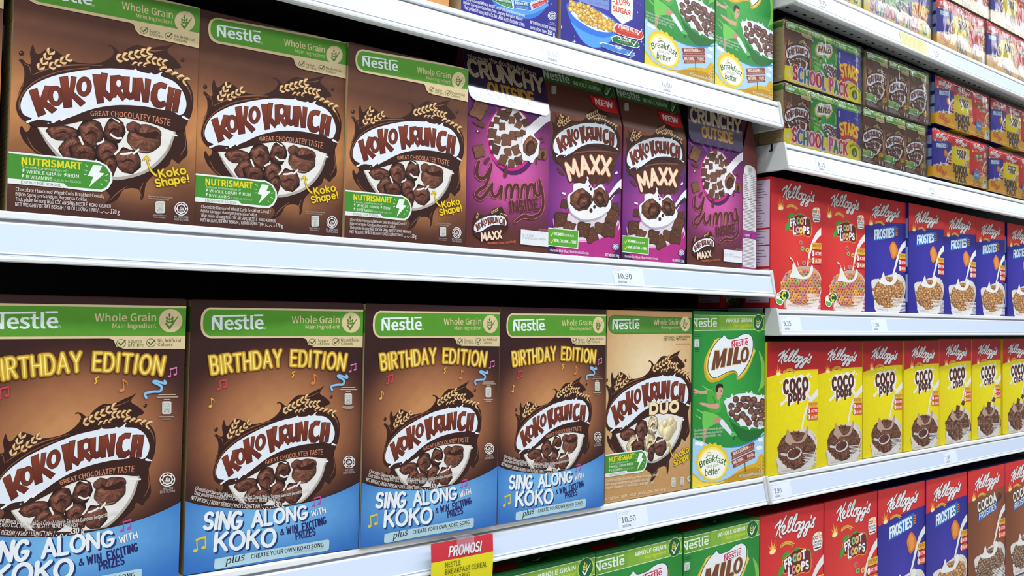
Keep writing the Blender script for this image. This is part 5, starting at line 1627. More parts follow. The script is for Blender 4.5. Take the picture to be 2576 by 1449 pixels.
# ---- small packs inside the multi-packs, sleeves, tags
def art_mini_stars():
    a = Art(.08, .11, [(0, 0), (400, 0), (0, 560), (400, 560)])
    a.grid(star_ground, 8, 10)
    a.rect(0, .094, .08, .11, (96, 160, 60))
    nestle_word(a, (30, 66), (150, 66), 36, (226, 236, 230)); a.text('WHOLE GRAIN', (180, 64), (320, 64), 18, (226, 236, 200), bold=.03)
    a.ell((360, 52), 24, 34, (22, 98, 62)); wheat_tick(a, (360, 54), 22, 1.3, (214, 206, 70), (236, 242, 244))
    energy_badge(a, 30, 110, 60, 170, (196, 196, 210))
    a.poly([(80, 260), (150, 206), (330, 222), (356, 340), (324, 372), (200, 346), (100, 410), (62, 380)], (200, 60, 40), 3)
    a.brush('STARS', (84, 344), (334, 336), 110, [(.34, (150, 50, 30)), (.24, (244, 200, 60))], gap=.26, pm=(210, 318))
    rnd = random.Random(2)
    a.ell((220, 430), 110, 70, (240, 216, 120))
    for i in range(26):
        an, q = rnd.uniform(0, 6.28), math.sqrt(rnd.random())
        star_piece(a, (220 + 100 * q * math.cos(an), 434 + 60 * q * math.sin(an)), 18, rnd.uniform(0, 72), mix((240, 206, 100), (214, 160, 58), rnd.random()))
    for p in ((40, 220), (360, 180), (340, 230), (60, 330), (300, 140), (200, 180)):
        sparkle(a, p, 9)
    return a

SCHOOLC = [(190, 40, 60), (60, 90, 180), (30, 130, 100), (200, 70, 140)]
def art_school_sleeve():
    w, h = .259, .047
    a = Art(w, h, [(0, 0), (1300, 0), (0, 290), (1300, 290)])
    y = (240, 222, 40)
    a.poly([(-5, 110), (60, 80), (150, 60), (260, 70), (330, 50), (520, 60), (660, 70), (800, 30), (900, 50), (1040, 60), (1140, 20), (1220, 40), (1305, 130), (1305, 295), (-5, 295)], y, 3)
    halal(a, (60, 170), 30, (240, 240, 220), (200, 190, 120))
    for body, p0, p1 in (('SCHOOL', (140, 240), (660, 240)), ('PACK', (740, 240), (1040, 240))):
        a.brush(body, p0, p1, 172, [(.42, (210, 90, 130)), (.36, (246, 244, 240))], gap=.34, wob=.05)
        a.brush(body, p0, p1, 172, [(.23, None)], gap=.34, wob=.05, cols=SCHOOLC if body == 'SCHOOL' else [SCHOOLC[3], SCHOOLC[2], SCHOOLC[0], SCHOOLC[0]])
    a.ell((1180, 170), 62, 84, (230, 214, 60)); a.ell((1180, 180), 48, 70, (22, 98, 62)); wheat_tick(a, (1180, 184), 46, 1.4, (214, 206, 70), (236, 242, 244))
    a.text('WHOLE GRAIN', (1100, 130), (1260, 130), 30, (60, 90, 40), pm=(1180, 74), bold=.04)
    return a

def art_red_sleeve():
    w, h = .2755, .040
    a = Art(w, h, [(0, 0), (1300, 0), (0, 200), (1300, 200)])
    a.poly([(-5, 80), (120, 70), (300, 50), (420, 20), (600, 0), (720, 20), (860, 70), (1000, 80), (1150, 70), (1305, 60), (1305, 205), (-5, 205)], (240, 180, 26), 3)
    g = a.H
    h2 = homography(SHEETRGK, [(0, HK), (WK, HK), (0, 0), (WK, 0)])
    a.A = affine_fit([h2(p) for p in SCR], [g(p) for p in ((70, 90), (140, 60), (310, 110), (240, 176))]); a.H = h2
    script_word(a, fg=(206, 50, 36), shadow=(240, 180, 26))
    a.H = g; a.A = None
    n = (34, 36, 76)
    a.brush('SCHOOL', (460, 92), (800, 92), 78, [(.32, n)], gap=.34, wob=.06); a.brush('PACK', (520, 184), (760, 184), 72, [(.32, n)], gap=.3, wob=.06)
    a.poly([(960, 20), (1090, 20), (1090, 110), (960, 110)], (50, 140, 206), 2); a.text('Choose', (976, 80), (1076, 80), 34, (240, 244, 248), bold=.03)
    for i in range(4):
        a.stroke([(940, 130 + i * 18), (1140, 130 + i * 18)], 7, (120, 100, 40), smooth=0)
    a.poly([(1190, 96), (1290, 96), (1290, 190), (1190, 190)], (240, 240, 236)); a.poly([(1204, 106), (1276, 106), (1240, 164)], (60, 160, 80))
    return a

def art_tag(price, lines, w=.062, h=.030, ink=(66, 72, 86), paper=(232, 236, 244)):
    a = Art(w, h, [(0, 0), (620, 0), (0, 300), (620, 300)])
    a.rect(0, 0, w, h, paper)
    for i, t in enumerate(lines):
        a.text(t, (16, 34 + i * 30), (16 + 13.2 * len(t), 34 + i * 30), 19, (140, 146, 160))
    a.text('MYR', (30, 112), (66, 112), 14, ink); a.text(price, (78, 196), (78 + 62 * len(price) - 24, 196), 96, ink, bold=.012)
    a.text('9556001', (130, 226), (200, 226), 10, (150, 156, 168))
    rnd = random.Random(len(price) + int(w * 1e4)); x = 84
    while x < 250:
        k = rnd.choice((3, 3, 5, 7)); a.poly([(x, 236), (x + k, 236), (x + k, 276), (x, 276)], (90, 94, 108)); x += k + rnd.choice((3, 4, 6))
    a.text('24', (300, 240), (318, 240), 12, (150, 156, 168)); a.text('PCS', (300, 262), (330, 262), 12, (150, 156, 168))
    return a

def art_promo():
    w, h = .093, .072
    a = Art(w, h, [(0, 0), (930, 0), (0, 720), (930, 720)])
    a.grid(lambda u, v: (226, 216, 34), 10, 10, (0, 0, w, h - .0225)); a.grid(lambda u, v: (204, 52, 66), 10, 4, (0, h - .0225, w, h))
    a.brush('PROMOSI', (258, 190), (730, 190), 110, [(.20, (90, 20, 40))], gap=.26, shear=.22)
    a.brush('PROMOSI', (252, 184), (724, 184), 110, [(.19, (240, 236, 238))], gap=.26, shear=.22)
    ink = (62, 56, 14)
    for i, (t, x1) in enumerate((('NESTLE', 420), ('BREAKFAST CEREAL', 830), ('250G-330G', 560), ('(PELBAGAI)', 590))):
        a.text(t, (196, 310 + i * 86), (x1, 310 + i * 86), 62, ink)
    return a

# ------------------------------------------------------------------ cartons
FRONT = lambda x, y, l: (x, -l, y)
def put_box(bm, cl, x0, y0, z0, x1, y1, z1, cols):
    """six separate faces; cols = front, right, back, left, bottom, top"""
    P = {'f': ((x0, y0, z0), (x1, y0, z0), (x1, y0, z1), (x0, y0, z1)), 'r': ((x1, y0, z0), (x1, y1, z0), (x1, y1, z1), (x1, y0, z1)), 'b': ((x1, y1, z0), (x0, y1, z0), (x0, y1, z1), (x1, y1, z1)),
         'l': ((x0, y1, z0), (x0, y0, z0), (x0, y0, z1), (x0, y1, z1)), 'd': ((x0, y0, z0), (x0, y1, z0), (x1, y1, z0), (x1, y0, z0)), 't': ((x0, y0, z1), (x1, y0, z1), (x1, y1, z1), (x0, y1, z1))}
    for k, c in zip('frbldt', cols):
        vs = [bm.verts.new(p) for p in P[k]]
        for v in vs:
            v[cl] = lin(c)
        bm.faces.new(vs)

def merge_art(bm, cl, art, fmap, fold=None):
    b2, c2 = art.mesh('tmp', fmap, fold)
    me = bpy.data.meshes.new('tmp')
    b2.to_mesh(me)
    b2.free()
    bm.from_mesh(me)
    bpy.data.meshes.remove(me)

def done(bm, name, mat):
    me = bpy.data.meshes.new(name)
    bm.to_mesh(me)
    bm.free()
    me.materials.append(mat)
    return me

def carton_mesh(name, art, depth, side=None, body=(90, 60, 46), top=None, mat='card'):
    bm, cl = art.mesh(name, FRONT)
    w, h = art.w, art.h
    t = top or body
    put_box(bm, cl, 0, 0, 0, w, depth, h, (body, body, body, body, body, t))
    if side:
        merge_art(bm, cl, side, lambda x, y, l: (-l - 2e-5, depth - x, y))
    return done(bm, name, M[mat])

def flap_mesh(w, h, depth, col, mark=None):
    bm = bmesh.new()
    cl = bm.verts.layers.float_color.new('ink')
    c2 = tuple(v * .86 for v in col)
    e = .0012
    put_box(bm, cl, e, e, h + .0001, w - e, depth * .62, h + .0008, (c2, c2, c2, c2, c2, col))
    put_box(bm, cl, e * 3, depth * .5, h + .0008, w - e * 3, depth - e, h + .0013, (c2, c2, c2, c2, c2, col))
    if mark:
        mark(bm, cl, w, h + .0016, depth)
    return done(bm, 'top_flap', M['card'])

PROTO = {}
def define(key, meshes):
    """meshes: [(part name, mesh)]"""
    PROTO[key] = meshes

def place(key, name, x, y, z, rz, label, cat, group=None, scale=(1, 1, 1)):
    o = empty(name, (x, y, z), RAD(rz))
    tag(o, label, cat, group)
    for pn, me in PROTO[key]:
        c = bpy.data.objects.new(pn, me)
        COL.objects.link(c)
        c.parent = o
        c.scale = scale
    return o

KRAFT, KRAFT_INK = (178, 158, 118), (120, 100, 70)
def kraft_side(w, h):
    a = art_side(w, h, KRAFT, KRAFT_INK, [(.06, .34), (.40, .60), (.66, .82)], band=(.88, .975, (74, 118, 52)))
    a.ell((820, 928), 90, 26, (196, 178, 136))
    return a

A170 = art_170()
define('curl170', [('carton', carton_mesh('curl_carton', A170, .050, kraft_side(.050, H170), KRAFT, (70, 38, 32))), ('top_flap', flap_mesh(W170, H170, .050, (66, 36, 31)))])
A330 = art_330()
define('curl330', [('carton', carton_mesh('birthday_carton', A330, .065, kraft_side(.065, H330), (150, 124, 88), (74, 38, 34))), ('top_flap', flap_mesh(W330, H330, .065, (84, 34, 36)))])
ADUO = art_duo()
define('duo', [('carton', carton_mesh('duo_carton', ADUO, .065, kraft_side(.065, H330), (190, 146, 96), (190, 146, 96))), ('top_flap', flap_mesh(W330, H330, .065, (176, 132, 84)))])
AML = art_malt()
def malt_mark(bm, cl, w, z, d):
    for cx, rx, ry, col in ((w * .52, w * .11, d * .17, (16, 64, 34)), (w * .74, w * .07, d * .10, (28, 92, 48))):
        vs = []
        for i in range(20):
            v = bm.verts.new((cx + rx * math.cos(i * math.pi / 10), d * .36 + ry * math.sin(i * math.pi / 10), z)); v[cl] = lin(col); vs.append(v)
        bm.faces.new(vs)
    vs = [bm.verts.new(p) for p in ((w * .02, d * .12, z), (w * .30, d * .12, z), (w * .34, d * .5, z), (w * .08, d * .5, z))]
    for v in vs: v[cl] = lin((150, 34, 30))
    bm.faces.new(vs)
    vs = [bm.verts.new(p) for p in ((w * .46, d * .36, z + 1e-4), (w * .50, d * .26, z + 1e-4), (w * .60, d * .46, z + 1e-4), (w * .50, d * .33, z + 1e-4))]
    for v in vs: v[cl] = lin((190, 206, 190))
    bm.faces.new(vs)
define('malt', [('carton', carton_mesh('malt_carton', AML, .065, art_side(.065, HML, (40, 130, 58), (190, 220, 190), [(.1, .4), (.5, .8)]), (34, 118, 50), (26, 100, 46))), ('top_flap', flap_mesh(WML, HML, .065, (30, 112, 48), malt_mark))])
define('stars_a', [('carton', carton_mesh('star_carton', art_stars_a(), .05, art_side(.05, HST, (190, 164, 126), KRAFT_INK, [(.04, .3), (.4, .9)]), (44, 40, 140))), ('top_flap', flap_mesh(WST1, HST, .05, (44, 40, 140)))])
define('stars_b', [('carton', carton_mesh('star_bowl_carton', art_stars_b(), .05, art_side(.05, HST, (190, 164, 126), KRAFT_INK, [(.04, .3), (.4, .9)]), (44, 40, 140))), ('top_flap', flap_mesh(WST2, HST, .05, (44, 40, 140)))])
define('tan', [('carton', carton_mesh('tan_carton', art_tan(), .05, None, (190, 160, 116))), ('top_flap', flap_mesh(.18, .22, .05, (200, 150, 96)))])

PINK = (218, 196, 222)
AK = {'rings': art_rings(), 'flakes': art_flakes(), 'cflakes': art_flakes(True), 'crice': art_cocoa(), 'cchex': art_cocoa(True)}
KCOL = {'rings': (176, 34, 40), 'flakes': (40, 38, 138), 'cflakes': (60, 40, 120), 'crice': (222, 202, 30), 'cchex': (222, 202, 30)}
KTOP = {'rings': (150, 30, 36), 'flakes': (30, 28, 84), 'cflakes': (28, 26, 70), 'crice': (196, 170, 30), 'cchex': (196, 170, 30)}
for k_, a_ in AK.items():
    if k_ == 'rings':
        sd = art_side(.055, HK, (196, 36, 42), (112, 84, 120), [(.045, .10), (.12, .30), (.32, .475), (.485, .60), (.615, .98)], fill=PINK)
    else:
        sd = art_side(.055, HK, KCOL[k_], (206, 214, 232), [(.1, .35), (.42, .6), (.68, .86)], fill=(150, 170, 210) if 'fl' in k_ else None)
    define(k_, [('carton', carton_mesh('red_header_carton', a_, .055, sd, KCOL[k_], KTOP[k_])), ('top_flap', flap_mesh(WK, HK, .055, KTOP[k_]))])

# gable-topped cartons
GD = .046
def gable_map_for(back):
    rise = math.sqrt(SLANT ** 2 - back ** 2)
    def f(x, y, l):
        if y <= HSH + 1e-6:
            return (x, -l, y)
        t = (y - HSH) / SLANT
        return (x, back * t - l * rise / SLANT, HSH + rise * t + l * back / SLANT)
    return f

def gable_mesh(name, art, cols, swing=None, side=None):
    back = BACK if swing is None else .0035
    top = HSH + math.sqrt(SLANT ** 2 - back ** 2)
    bm, cl = art.mesh(name, gable_map_for(back), HSH)
    w = WMX
    dx, dy = swing or (0.0, GD)
    def S(x, y, z):
        return (x + dx * y / GD, dy * y / GD, z)
    rb = back if swing is None else GD / 2
    prof = [(0, 0), (GD, 0), (GD, HSH), (rb, top), (0, HSH)]
    fc, sc, bc = cols
    for x, c in ((0, sc), (w, sc)):
        vs = []
        for y, z in prof:
            p = S(x, y, z) if swing else (x, y, z)
            vs.append(bm.verts.new(p))
        for v in vs: v[cl] = lin(c)
        bm.faces.new(vs if x else list(reversed(vs)))
    quads = [((0, 0), (0, HSH), fc), ((GD, HSH), (GD, 0), bc), ((rb, top), (GD, HSH), bc), ((GD, 0), (0, 0), bc)]
    for (ya, za), (yb, zb), c in quads:
        vs = [bm.verts.new(S(*p) if swing else p) for p in ((0, ya, za), (w, ya, za), (w, yb, zb), (0, yb, zb))]
        for v in vs: v[cl] = lin(c)
        bm.faces.new(vs)
    vs = [bm.verts.new(p) for p in ((0, 1e-4, HSH), (w, 1e-4, HSH), (w, back + 1e-4, top), (0, back + 1e-4, top))]
    for v in vs: v[cl] = lin(fc)
    bm.faces.new(vs)
    if side:
        L = math.hypot(dx, dy)
        nx, ny = dy / L, -dx / L
        def sm(x, y, l):
            t = x / side.w
            return (w + dx * t + nx * (l + 3e-5), dy * t + ny * (l + 3e-5), y)
        b2, c2 = side.mesh('tmp', lambda x, y, l: (x, y, l))
        # trim the printed panel to the gabled outline
        for co, no in (((0, HSH, 0), (-(top - HSH), side.w / 2, 0)), ((side.w, HSH, 0), ((top - HSH), side.w / 2, 0))):
            bmesh.ops.bisect_plane(b2, geom=b2.verts[:] + b2.edges[:] + b2.faces[:], dist=1e-7, plane_co=co, plane_no=no, clear_outer=True)
        for v in b2.verts:
            v.co = sm(v.co.x, v.co.y, v.co.z)
        me = bpy.data.meshes.new('tmp'); b2.to_mesh(me); b2.free()
        bm.from_mesh(me); bpy.data.meshes.remove(me)
    return done(bm, name, M['card'])

KICK = .020
def gable_flap_mesh(name, kick=.0024, back=BACK, drop=0.0):
    art = art_gable_flap()
    bm, cl = art.mesh('tmp', lambda x, y, l: (x, y, l))
    r = .012
    for cx, sx in ((r, -1), (art.w - r, 1)):
        for ang in (15, 45, 75):
            d = (sx * math.cos(RAD(ang)), -math.sin(RAD(ang)), 0)
            bmesh.ops.bisect_plane(bm, geom=bm.verts[:] + bm.edges[:] + bm.faces[:], dist=1e-7, plane_co=(cx + d[0] * r, r + d[1] * r, 0), plane_no=d, clear_outer=True)
    bmesh.ops.bisect_plane(bm, geom=bm.verts[:] + bm.edges[:] + bm.faces[:], dist=1e-7, plane_co=(0, KICK, 0), plane_no=(0, 1, 0))
    # back sheet of the flap, a little behind the print
    pts = [v.co.copy() for v in bm.verts]
    rise = math.sqrt(SLANT ** 2 - back ** 2)
    t1 = (.016 - drop) / rise
    zt, yt = HSH + rise - drop * .5, back * (1 - drop * .5 / rise) - .0010
    z1, y1 = HSH + .016 - drop, back * t1 - .0010
    def mp(x, y, l):
        if y >= KICK:
            t = (y - KICK) / (art.h - KICK)
            dy, dz = yt - y1, zt - z1
            L = math.hypot(dy, dz)
            return (x + .001, y1 + dy * t - (l + 1e-4) * dz / L, z1 + dz * t + (l + 1e-4) * dy / L)
        t = 1 - y / KICK
        return (x + .001, y1 + (-kick - y1) * t - l - 1e-4, z1 - .0185 * t)
    outline = [(r * .3, r * .3), (r, 0), (art.w - r, 0), (art.w - r * .3, r * .3), (art.w, r), (art.w, KICK), (art.w, art.h), (0, art.h), (0, KICK), (0, r)]
    for v in bm.verts:
        v.co = mp(v.co.x, v.co.y, v.co.z)
    for poly in ([(0, r), (r * .3, r * .3), (r, 0), (art.w - r, 0), (art.w - r * .3, r * .3), (art.w, r), (art.w, KICK), (0, KICK)], [(0, KICK), (art.w, KICK), (art.w, art.h), (0, art.h)]):
        vs = [bm.verts.new(mp(x, y, -3e-4)) for x, y in poly]
        for v in vs: v[cl] = lin((214, 206, 214))
        bm.faces.new(vs)
    return done(bm, name, M['gloss_card'])

def art_nutrition_side():
    w = .053
    a = Art(w, HMX, [(0, 0), (530, 0), (0, 2680), (530, 2680)])
    a.grid(lambda u, v: mix((150, 60, 120), mix((106, 46, 48), (84, 40, 40), max(0, (v - .75) * 4)), (v - .05) * 2), 6, 20)
    wh, ink = (226, 224, 228), (120, 116, 124)
    def block(z0, z1, rows, cols=1, head=False):
        y0, y1 = 2680 - z1 * 1e4, 2680 - z0 * 1e4
        a.poly([(30, y0 + 18), (48, y0), (490, y0), (508, y0 + 18), (508, y1 - 18), (490, y1), (48, y1), (30, y1 - 18)], wh)
        rnd = random.Random(int(z0 * 1e4))
        for i in range(rows):
            y = y0 + (y1 - y0) * (i + .7) / (rows + .4)
            h = (y1 - y0) / rows * .34
            if cols == 1:
                a.stroke([(50, y), (rnd.uniform(420, 486), y)], h, ink, smooth=0)
            else:
                a.stroke([(46, y), (rnd.uniform(150, 250), y)], h, ink, smooth=0)
                for x in (300, 370, 440):
                    a.stroke([(x, y), (x + 44, y)], h, ink, smooth=0)
    a.poly([(60, 2680 - 1640), (60, 2680 - 1720), (110, 2680 - 1780), (200, 2680 - 1800), (330, 2680 - 1800), (430, 2680 - 1780), (480, 2680 - 1720), (480, 2680 - 1640)], wh, 0)
    a.poly([(220, 2680 - 1760), (330, 2680 - 1760), (330, 2680 - 1680), (220, 2680 - 1680)], (176, 190, 186)); a.text('NESTLE', (224, 2680 - 1654), (330, 2680 - 1654), 18, ink, bold=.03)
    block(.1218, .1635, 13, 3); block(.1025, .1205, 6, 3); block(.0675, .1015, 13)
    a.rect(0, .0545, w, .0665, (150, 40, 132)); a.text('cpw', (110, 2680 - 570), (270, 2680 - 570), 50, (236, 230, 238), bold=.02); a.poly([(300, 2680 - 630), (370, 2680 - 630), (370, 2680 - 560), (300, 2680 - 560)], (120, 30, 110))
    block(.0045, .0535, 20)
    return a

PF, PB = art_pillow_front(), art_pillow_back()
PFC = ((112, 52, 84), (122, 44, 74), (96, 40, 60))
define('pillow_front', [('carton', gable_mesh('pillow_carton', PF, PFC))])
define('pillow_back', [('carton', gable_mesh('pillow_back_carton', PB, PFC)), ('front_flap', gable_flap_mesh('front_flap', drop=.007))])
define('pillow_open', [('carton', gable_mesh('squashed_pillow_carton', PB, PFC, swing=(.0525, .008), side=art_nutrition_side())), ('front_flap', gable_flap_mesh('front_flap', .0030, .0035))])

# ------------------------------------------------------------------ shelves
RAIL = [('bead', [(.004, .0005), (-.0004, 0), (-.0010, -.0012), (-.0010, -.0058), (-.0004, -.0066), (.004, -.0066)]),
        ('groove', [(.0045, -.0066), (.0022, -.0066), (.0016, -.0100), (.0045, -.0100)]),
        ('bead', [(.003, -.0100), (-.0014, -.0100), (-.0018, -.0118), (.001, -.0118)]),
        ('rail', [(.001, -.0116), (-.0017, -.0116), (-.0070, -.0372), (-.0046, -.0376)]),
        ('bead', [(-.0046, -.0372), (-.0076, -.0372), (-.0080, -.0384), (-.0048, -.0384)]),
        ('rail', [(-.0048, -.0383), (-.0072, -.0384), (-.0077, -.0402), (-.0050, -.0402)]),
        ('bead', [(-.0050, -.0402), (-.0086, -.0404), (-.0094, -.0428), (-.0090, -.0448), (-.0050, -.0456), (.002, -.0452)])]

def shelf(x0, x1, y, z, label, left_end=False, right_end=False, lip=.0, depth=.40):
    root = empty('shop_shelf', (x0, y, z))
    tag(root, label, 'shelf', None)
    L = x1 - x0
    bm = bmesh.new()
    mats = ['bead', 'groove', 'rail']
    for nm, prof in RAIL:
        add_prism(bm, prof, 0, L, mats.index(nm))
    link_obj('price_rail', finish(bm, 'price_rail', [M[k] for k in mats]), root)
    bm = bmesh.new()
    add_box(bm, 0, .0042, -.0022, L, depth, 0, 0)
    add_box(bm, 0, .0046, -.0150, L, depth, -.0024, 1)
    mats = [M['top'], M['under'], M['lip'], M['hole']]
    if lip:
        add_box(bm, 0, .0026, -.0445, L, lip, -.0155, 2)
        n = int(L / .0265)
        for i in range(n):
            cx = .012 + i * .0265
            vs = [bm.verts.new((cx + .0050 * math.cos(k * math.pi / 6), lip * .58 + .0026 * math.sin(k * math.pi / 6), -.0447)) for k in range(12)]
            f = bm.faces.new(vs); f.material_index = 3
    link_obj('shelf_board', finish(bm, 'shelf_board', mats), root)
    def end(xa, xb, deep):
        bm = bmesh.new()
        pr = [(-.0012, .0016), (-.0022, -.002), (-.0088, -.0390), (-.0082, -.0440), (-.0050, -.0462), (deep, -.0462), (deep, .0010), (.002, .0022)]
        add_prism(bm, pr, xa, xb)
        bmesh.ops.bevel(bm, geom=[e for e in bm.edges if abs(e.verts[0].co.x - e.verts[1].co.x) < 1e-6], offset=.0008, segments=2, affect='EDGES')
        add_prism(bm, [(.030, -.0030), (deep - .004, -.0030), (deep - .004, -.026), (.040, -.026), (.031, -.019)], xa - .0008, xb + .0008)
        c = link_obj('end_bracket', finish(bm, 'end_bracket', [M['bracket'], M['hole']]), root)
        bm = bmesh.new()
        add_box(bm, xa - .0012, .0215, -.0095, xb + .0012, .0245, .0012)
        add_box(bm, xa - .0012, .0215, -.0110, xb + .0012, .0285, -.0095)
        link_obj('hook_slot', finish(bm, 'hook_slot', [M['hole']]), c)
    if right_end:
        end(L + .0002, L + .0062, .10)
    if left_end:
        end(-.0052, -.0002, .10)
    return root

BX0, BX1 = -1.60, 1.1316
RX0, RX1 = 1.1425, 3.40
shelf(BX0, BX1, -.025, .6465, 'white metal shelf carrying the blue and green boxes at the top', right_end=True)
shelf(BX0, BX1, -.012, .3552, 'long white shelf carrying the three brown boxes and the purple boxes', right_end=True)
shelf(BX0, BX1, -.001, -.0012, 'white shelf carrying the large brown birthday boxes, with the red and yellow promotion card', right_end=True)
shelf(BX0, BX1, .006, -.3525, 'lowest white shelf of the near bay, under the green boxes')
shelf(RX0, RX1, -.047, .8610, 'highest white shelf at the right, with a row of holes along its grey underside', left_end=True, lip=.034)
shelf(RX0, RX1, -.033, .5755, 'white shelf carrying the two stacked layers of shrink-wrapped school multipacks', left_end=True)
shelf(RX0, RX1, -.020, .2895, 'white shelf carrying red and blue cereal boxes, priced 9.25 at its end', left_end=True)
shelf(RX0, RX1, -.004, -.0015, 'white shelf in the right bay carrying the row of yellow cocoa cereal boxes', left_end=True)
shelf(RX0, RX1, .006, -.3505, 'lowest white shelf of the far bay, under the red and blue boxes')

def structure(name, bm, mats):
    o = link_obj(name, finish(bm, name, mats))
    o['kind'] = 'structure'
    return o
bm = bmesh.new(); add_box(bm, -2.6, .405, -1.2, 5.0, .425, 2.0); structure('wall_back', bm, [M['back']])
bm = bmesh.new(); add_box(bm, -4, -6, -1.25, 6, .6, -1.2); structure('floor', bm, [M['floor']])
for x, lab in ((1.1345, 'narrow black steel shelf post behind the joint of the two bays'),):
    bm = bmesh.new(); add_box(bm, x, .345, -1.2, x + .006, .402, 1.6)
    o = link_obj('shelf_post', finish(bm, 'shelf_post', [M['back']])); tag(o, lab, 'post')

# ------------------------------------------------------------------ boxes on the near bay
ZM, ZB, ZT, Z2, Z3, Z4 = .35595, 0.0, .6472, .29050, -.0004, -.3493
g170 = 'brown wheat-curl boxes on the middle shelf'
for x, y, a, lab in ((-.1930, .001, 0, 'brown wheat-curl cereal box, barely showing at the left end of the middle shelf'), (-.0186, -.0023, 0, 'largest-looking brown 170 g cereal box, its green banner cut by the picture edge'), (.1490, -.0004, -.77, 'middle of the three whole brown 170 g cereal boxes in the row over the rail'), (.3160, -.0077, -1.23, 'brown 170 g cereal box standing directly beside the first purple box')):
    place('curl170', 'cereal_box', x, y, ZM, a, lab, 'cereal box', g170)
place('pillow_back', 'cereal_box', .4921, .0014, ZM, 1.2, 'purple cereal box turned back to front, its glossy flap shining, beside the brown boxes', 'cereal box')
gp = 'purple filled-pillow boxes'
place('pillow_front', 'cereal_box', .6347, .0048, ZM, -.36, 'purple cereal box with a red NEW corner, beside the shining flap of a reversed box', 'cereal box', gp)
place('pillow_front', 'cereal_box', .7815, .0041, ZM, -.68, 'purple cereal box with a red NEW corner, between its twin and the squashed box', 'cereal box', gp)
place('pillow_open', 'cereal_box', .9256, .0005, ZM, 0, 'squashed purple cereal box at the shelf end with its nutrition side panel swung outward', 'cereal box')
g330 = 'large brown birthday boxes'
for x, y, a, lab in ((-.0490, .003, .8, 'large brown birthday cereal box cut off by the left edge of the picture'), (.1514, .0082, -3.0, 'large brown birthday cereal box, first one seen whole, slightly turned'), (.3473, -.0042, -1.5, 'large brown birthday cereal box standing above the red and yellow promotion card'), (.5450, -.0066, .25, 'large brown birthday cereal box next to the cream-coloured duo box')):
    place('curl330', 'cereal_box', x, y, ZB, a, lab, 'cereal box', g330)
place('duo', 'cereal_box', .7504, .0022, ZB, .9, 'cream and tan cereal box lettered DUO between a brown box and a green one', 'cereal box')
gm = 'green malt-ball boxes'
place('malt', 'cereal_box', .9478, .0031, ZB, -.45, 'green cereal box at the end of the birthday box row, footballer kicking on its front', 'cereal box', gm)
place('malt', 'cereal_box', .7975, -.021, ZT, 0, 'green cereal box on the upper shelf, standing against the dark blue box', 'cereal box', gm, (.164 / WML, 1, .245 / HML))
place('malt', 'cereal_box', .9640, -.021, ZT, 0, 'green cereal box at the right end of the upper shelf', 'cereal box', gm, (.158 / WML, 1, .245 / HML))
for x, y, w, lab in ((.5440, .002, .1885, 'green cereal box under the bottom rail, partly hidden behind the promotion card'), (.7347, .002, .1895, 'green cereal box in the lowest row, middle one of the three with tops showing'), (.9268, .001, .1985, 'green cereal box in the lowest row, beside the red boxes')):
    place('malt', 'cereal_box', x, y, Z4 - .0022, 0, lab, 'cereal box', gm, (w / WML, 1, 1))
place('tan', 'cereal_box', .2640, -.021, ZT, 0, 'orange-tan cereal box, only its lower corner showing at the top of the picture', 'cereal box')
place('stars_a', 'cereal_box', .4625, -.021, ZT, 0, 'dark blue cereal box marked 150 g with small vitamin and mineral badges', 'cereal box')
place('stars_b', 'cereal_box', .6294, -.021, ZT, 0, 'dark blue cereal box with a light blue bowl of golden stars', 'cereal box', None, (.1665 / WST2, 1, 1))

# ------------------------------------------------------------------ boxes on the far bay
G = {'rings': 'red fruit-ring boxes', 'flakes': 'blue flake boxes', 'crice': 'yellow cocoa rice boxes', 'cchex': 'yellow cocoa squares boxes', 'cflakes': 'brown cocoa flake boxes'}
for k, x, y, a, lab in (('rings', 1.1462, -.0027, .2, 'red fruit-ring cereal box at the shelf end above the price 9.25, nutrition side showing'), ('rings', 1.3071, -.0011, .4, 'red fruit-ring cereal box touching the first blue box of its row'),
                        ('flakes', 1.4709, .0020, -1.0, 'blue flake cereal box next to the red boxes on the 9.25 shelf'), ('flakes', 1.6333, -.0064, .3, 'blue flake cereal box, second of its row after the red ones'), ('flakes', 1.7981, -.0029, -.5, 'blue flake cereal box, third of its row after the red ones'),
                        ('flakes', 1.9686, -.0007, -.2, 'blue flake cereal box, fourth of its row after the red ones'), ('flakes', 2.1420, -.0020, 0, 'blue flake cereal box cut off by the right edge of the picture')):
    place(k, 'cereal_box', x, y, Z2, a, lab, 'cereal box', G[k])
place('rings', 'cereal_box', 1.1490, .105, Z2, 0, 'red fruit-ring cereal box in the dark, directly behind the one at the shelf end', 'cereal box', G['rings'])
for k, x, y, a, lab in (('crice', 1.1400, -.0020, -.2, 'yellow cocoa cereal box at the joint of the bays, beside the green box'), ('crice', 1.3012, -.0008, .3, 'yellow cocoa cereal box, second from the green box'), ('crice', 1.4714, .0044, .3, 'yellow cocoa cereal box, third from the green box'), ('crice', 1.6330, .0021, .5, 'yellow cocoa cereal box, fourth from the green box, before the squares boxes'),
                        ('cchex', 1.7955, .0045, .2, 'yellow cocoa squares box, first after the four rice ones'), ('cchex', 1.9580, .0037, .2, 'yellow cocoa squares box, second after the four rice ones'), ('cchex', 2.1280, .0030, 0, 'yellow cocoa squares box cut off by the right edge of the picture')):
    place(k, 'cereal_box', x, y, Z3, a, lab, 'cereal box', G[k], (.1605 / WK if k == 'cchex' else .159 / WK, 1, 1.0 if k == 'crice' else 1.012))
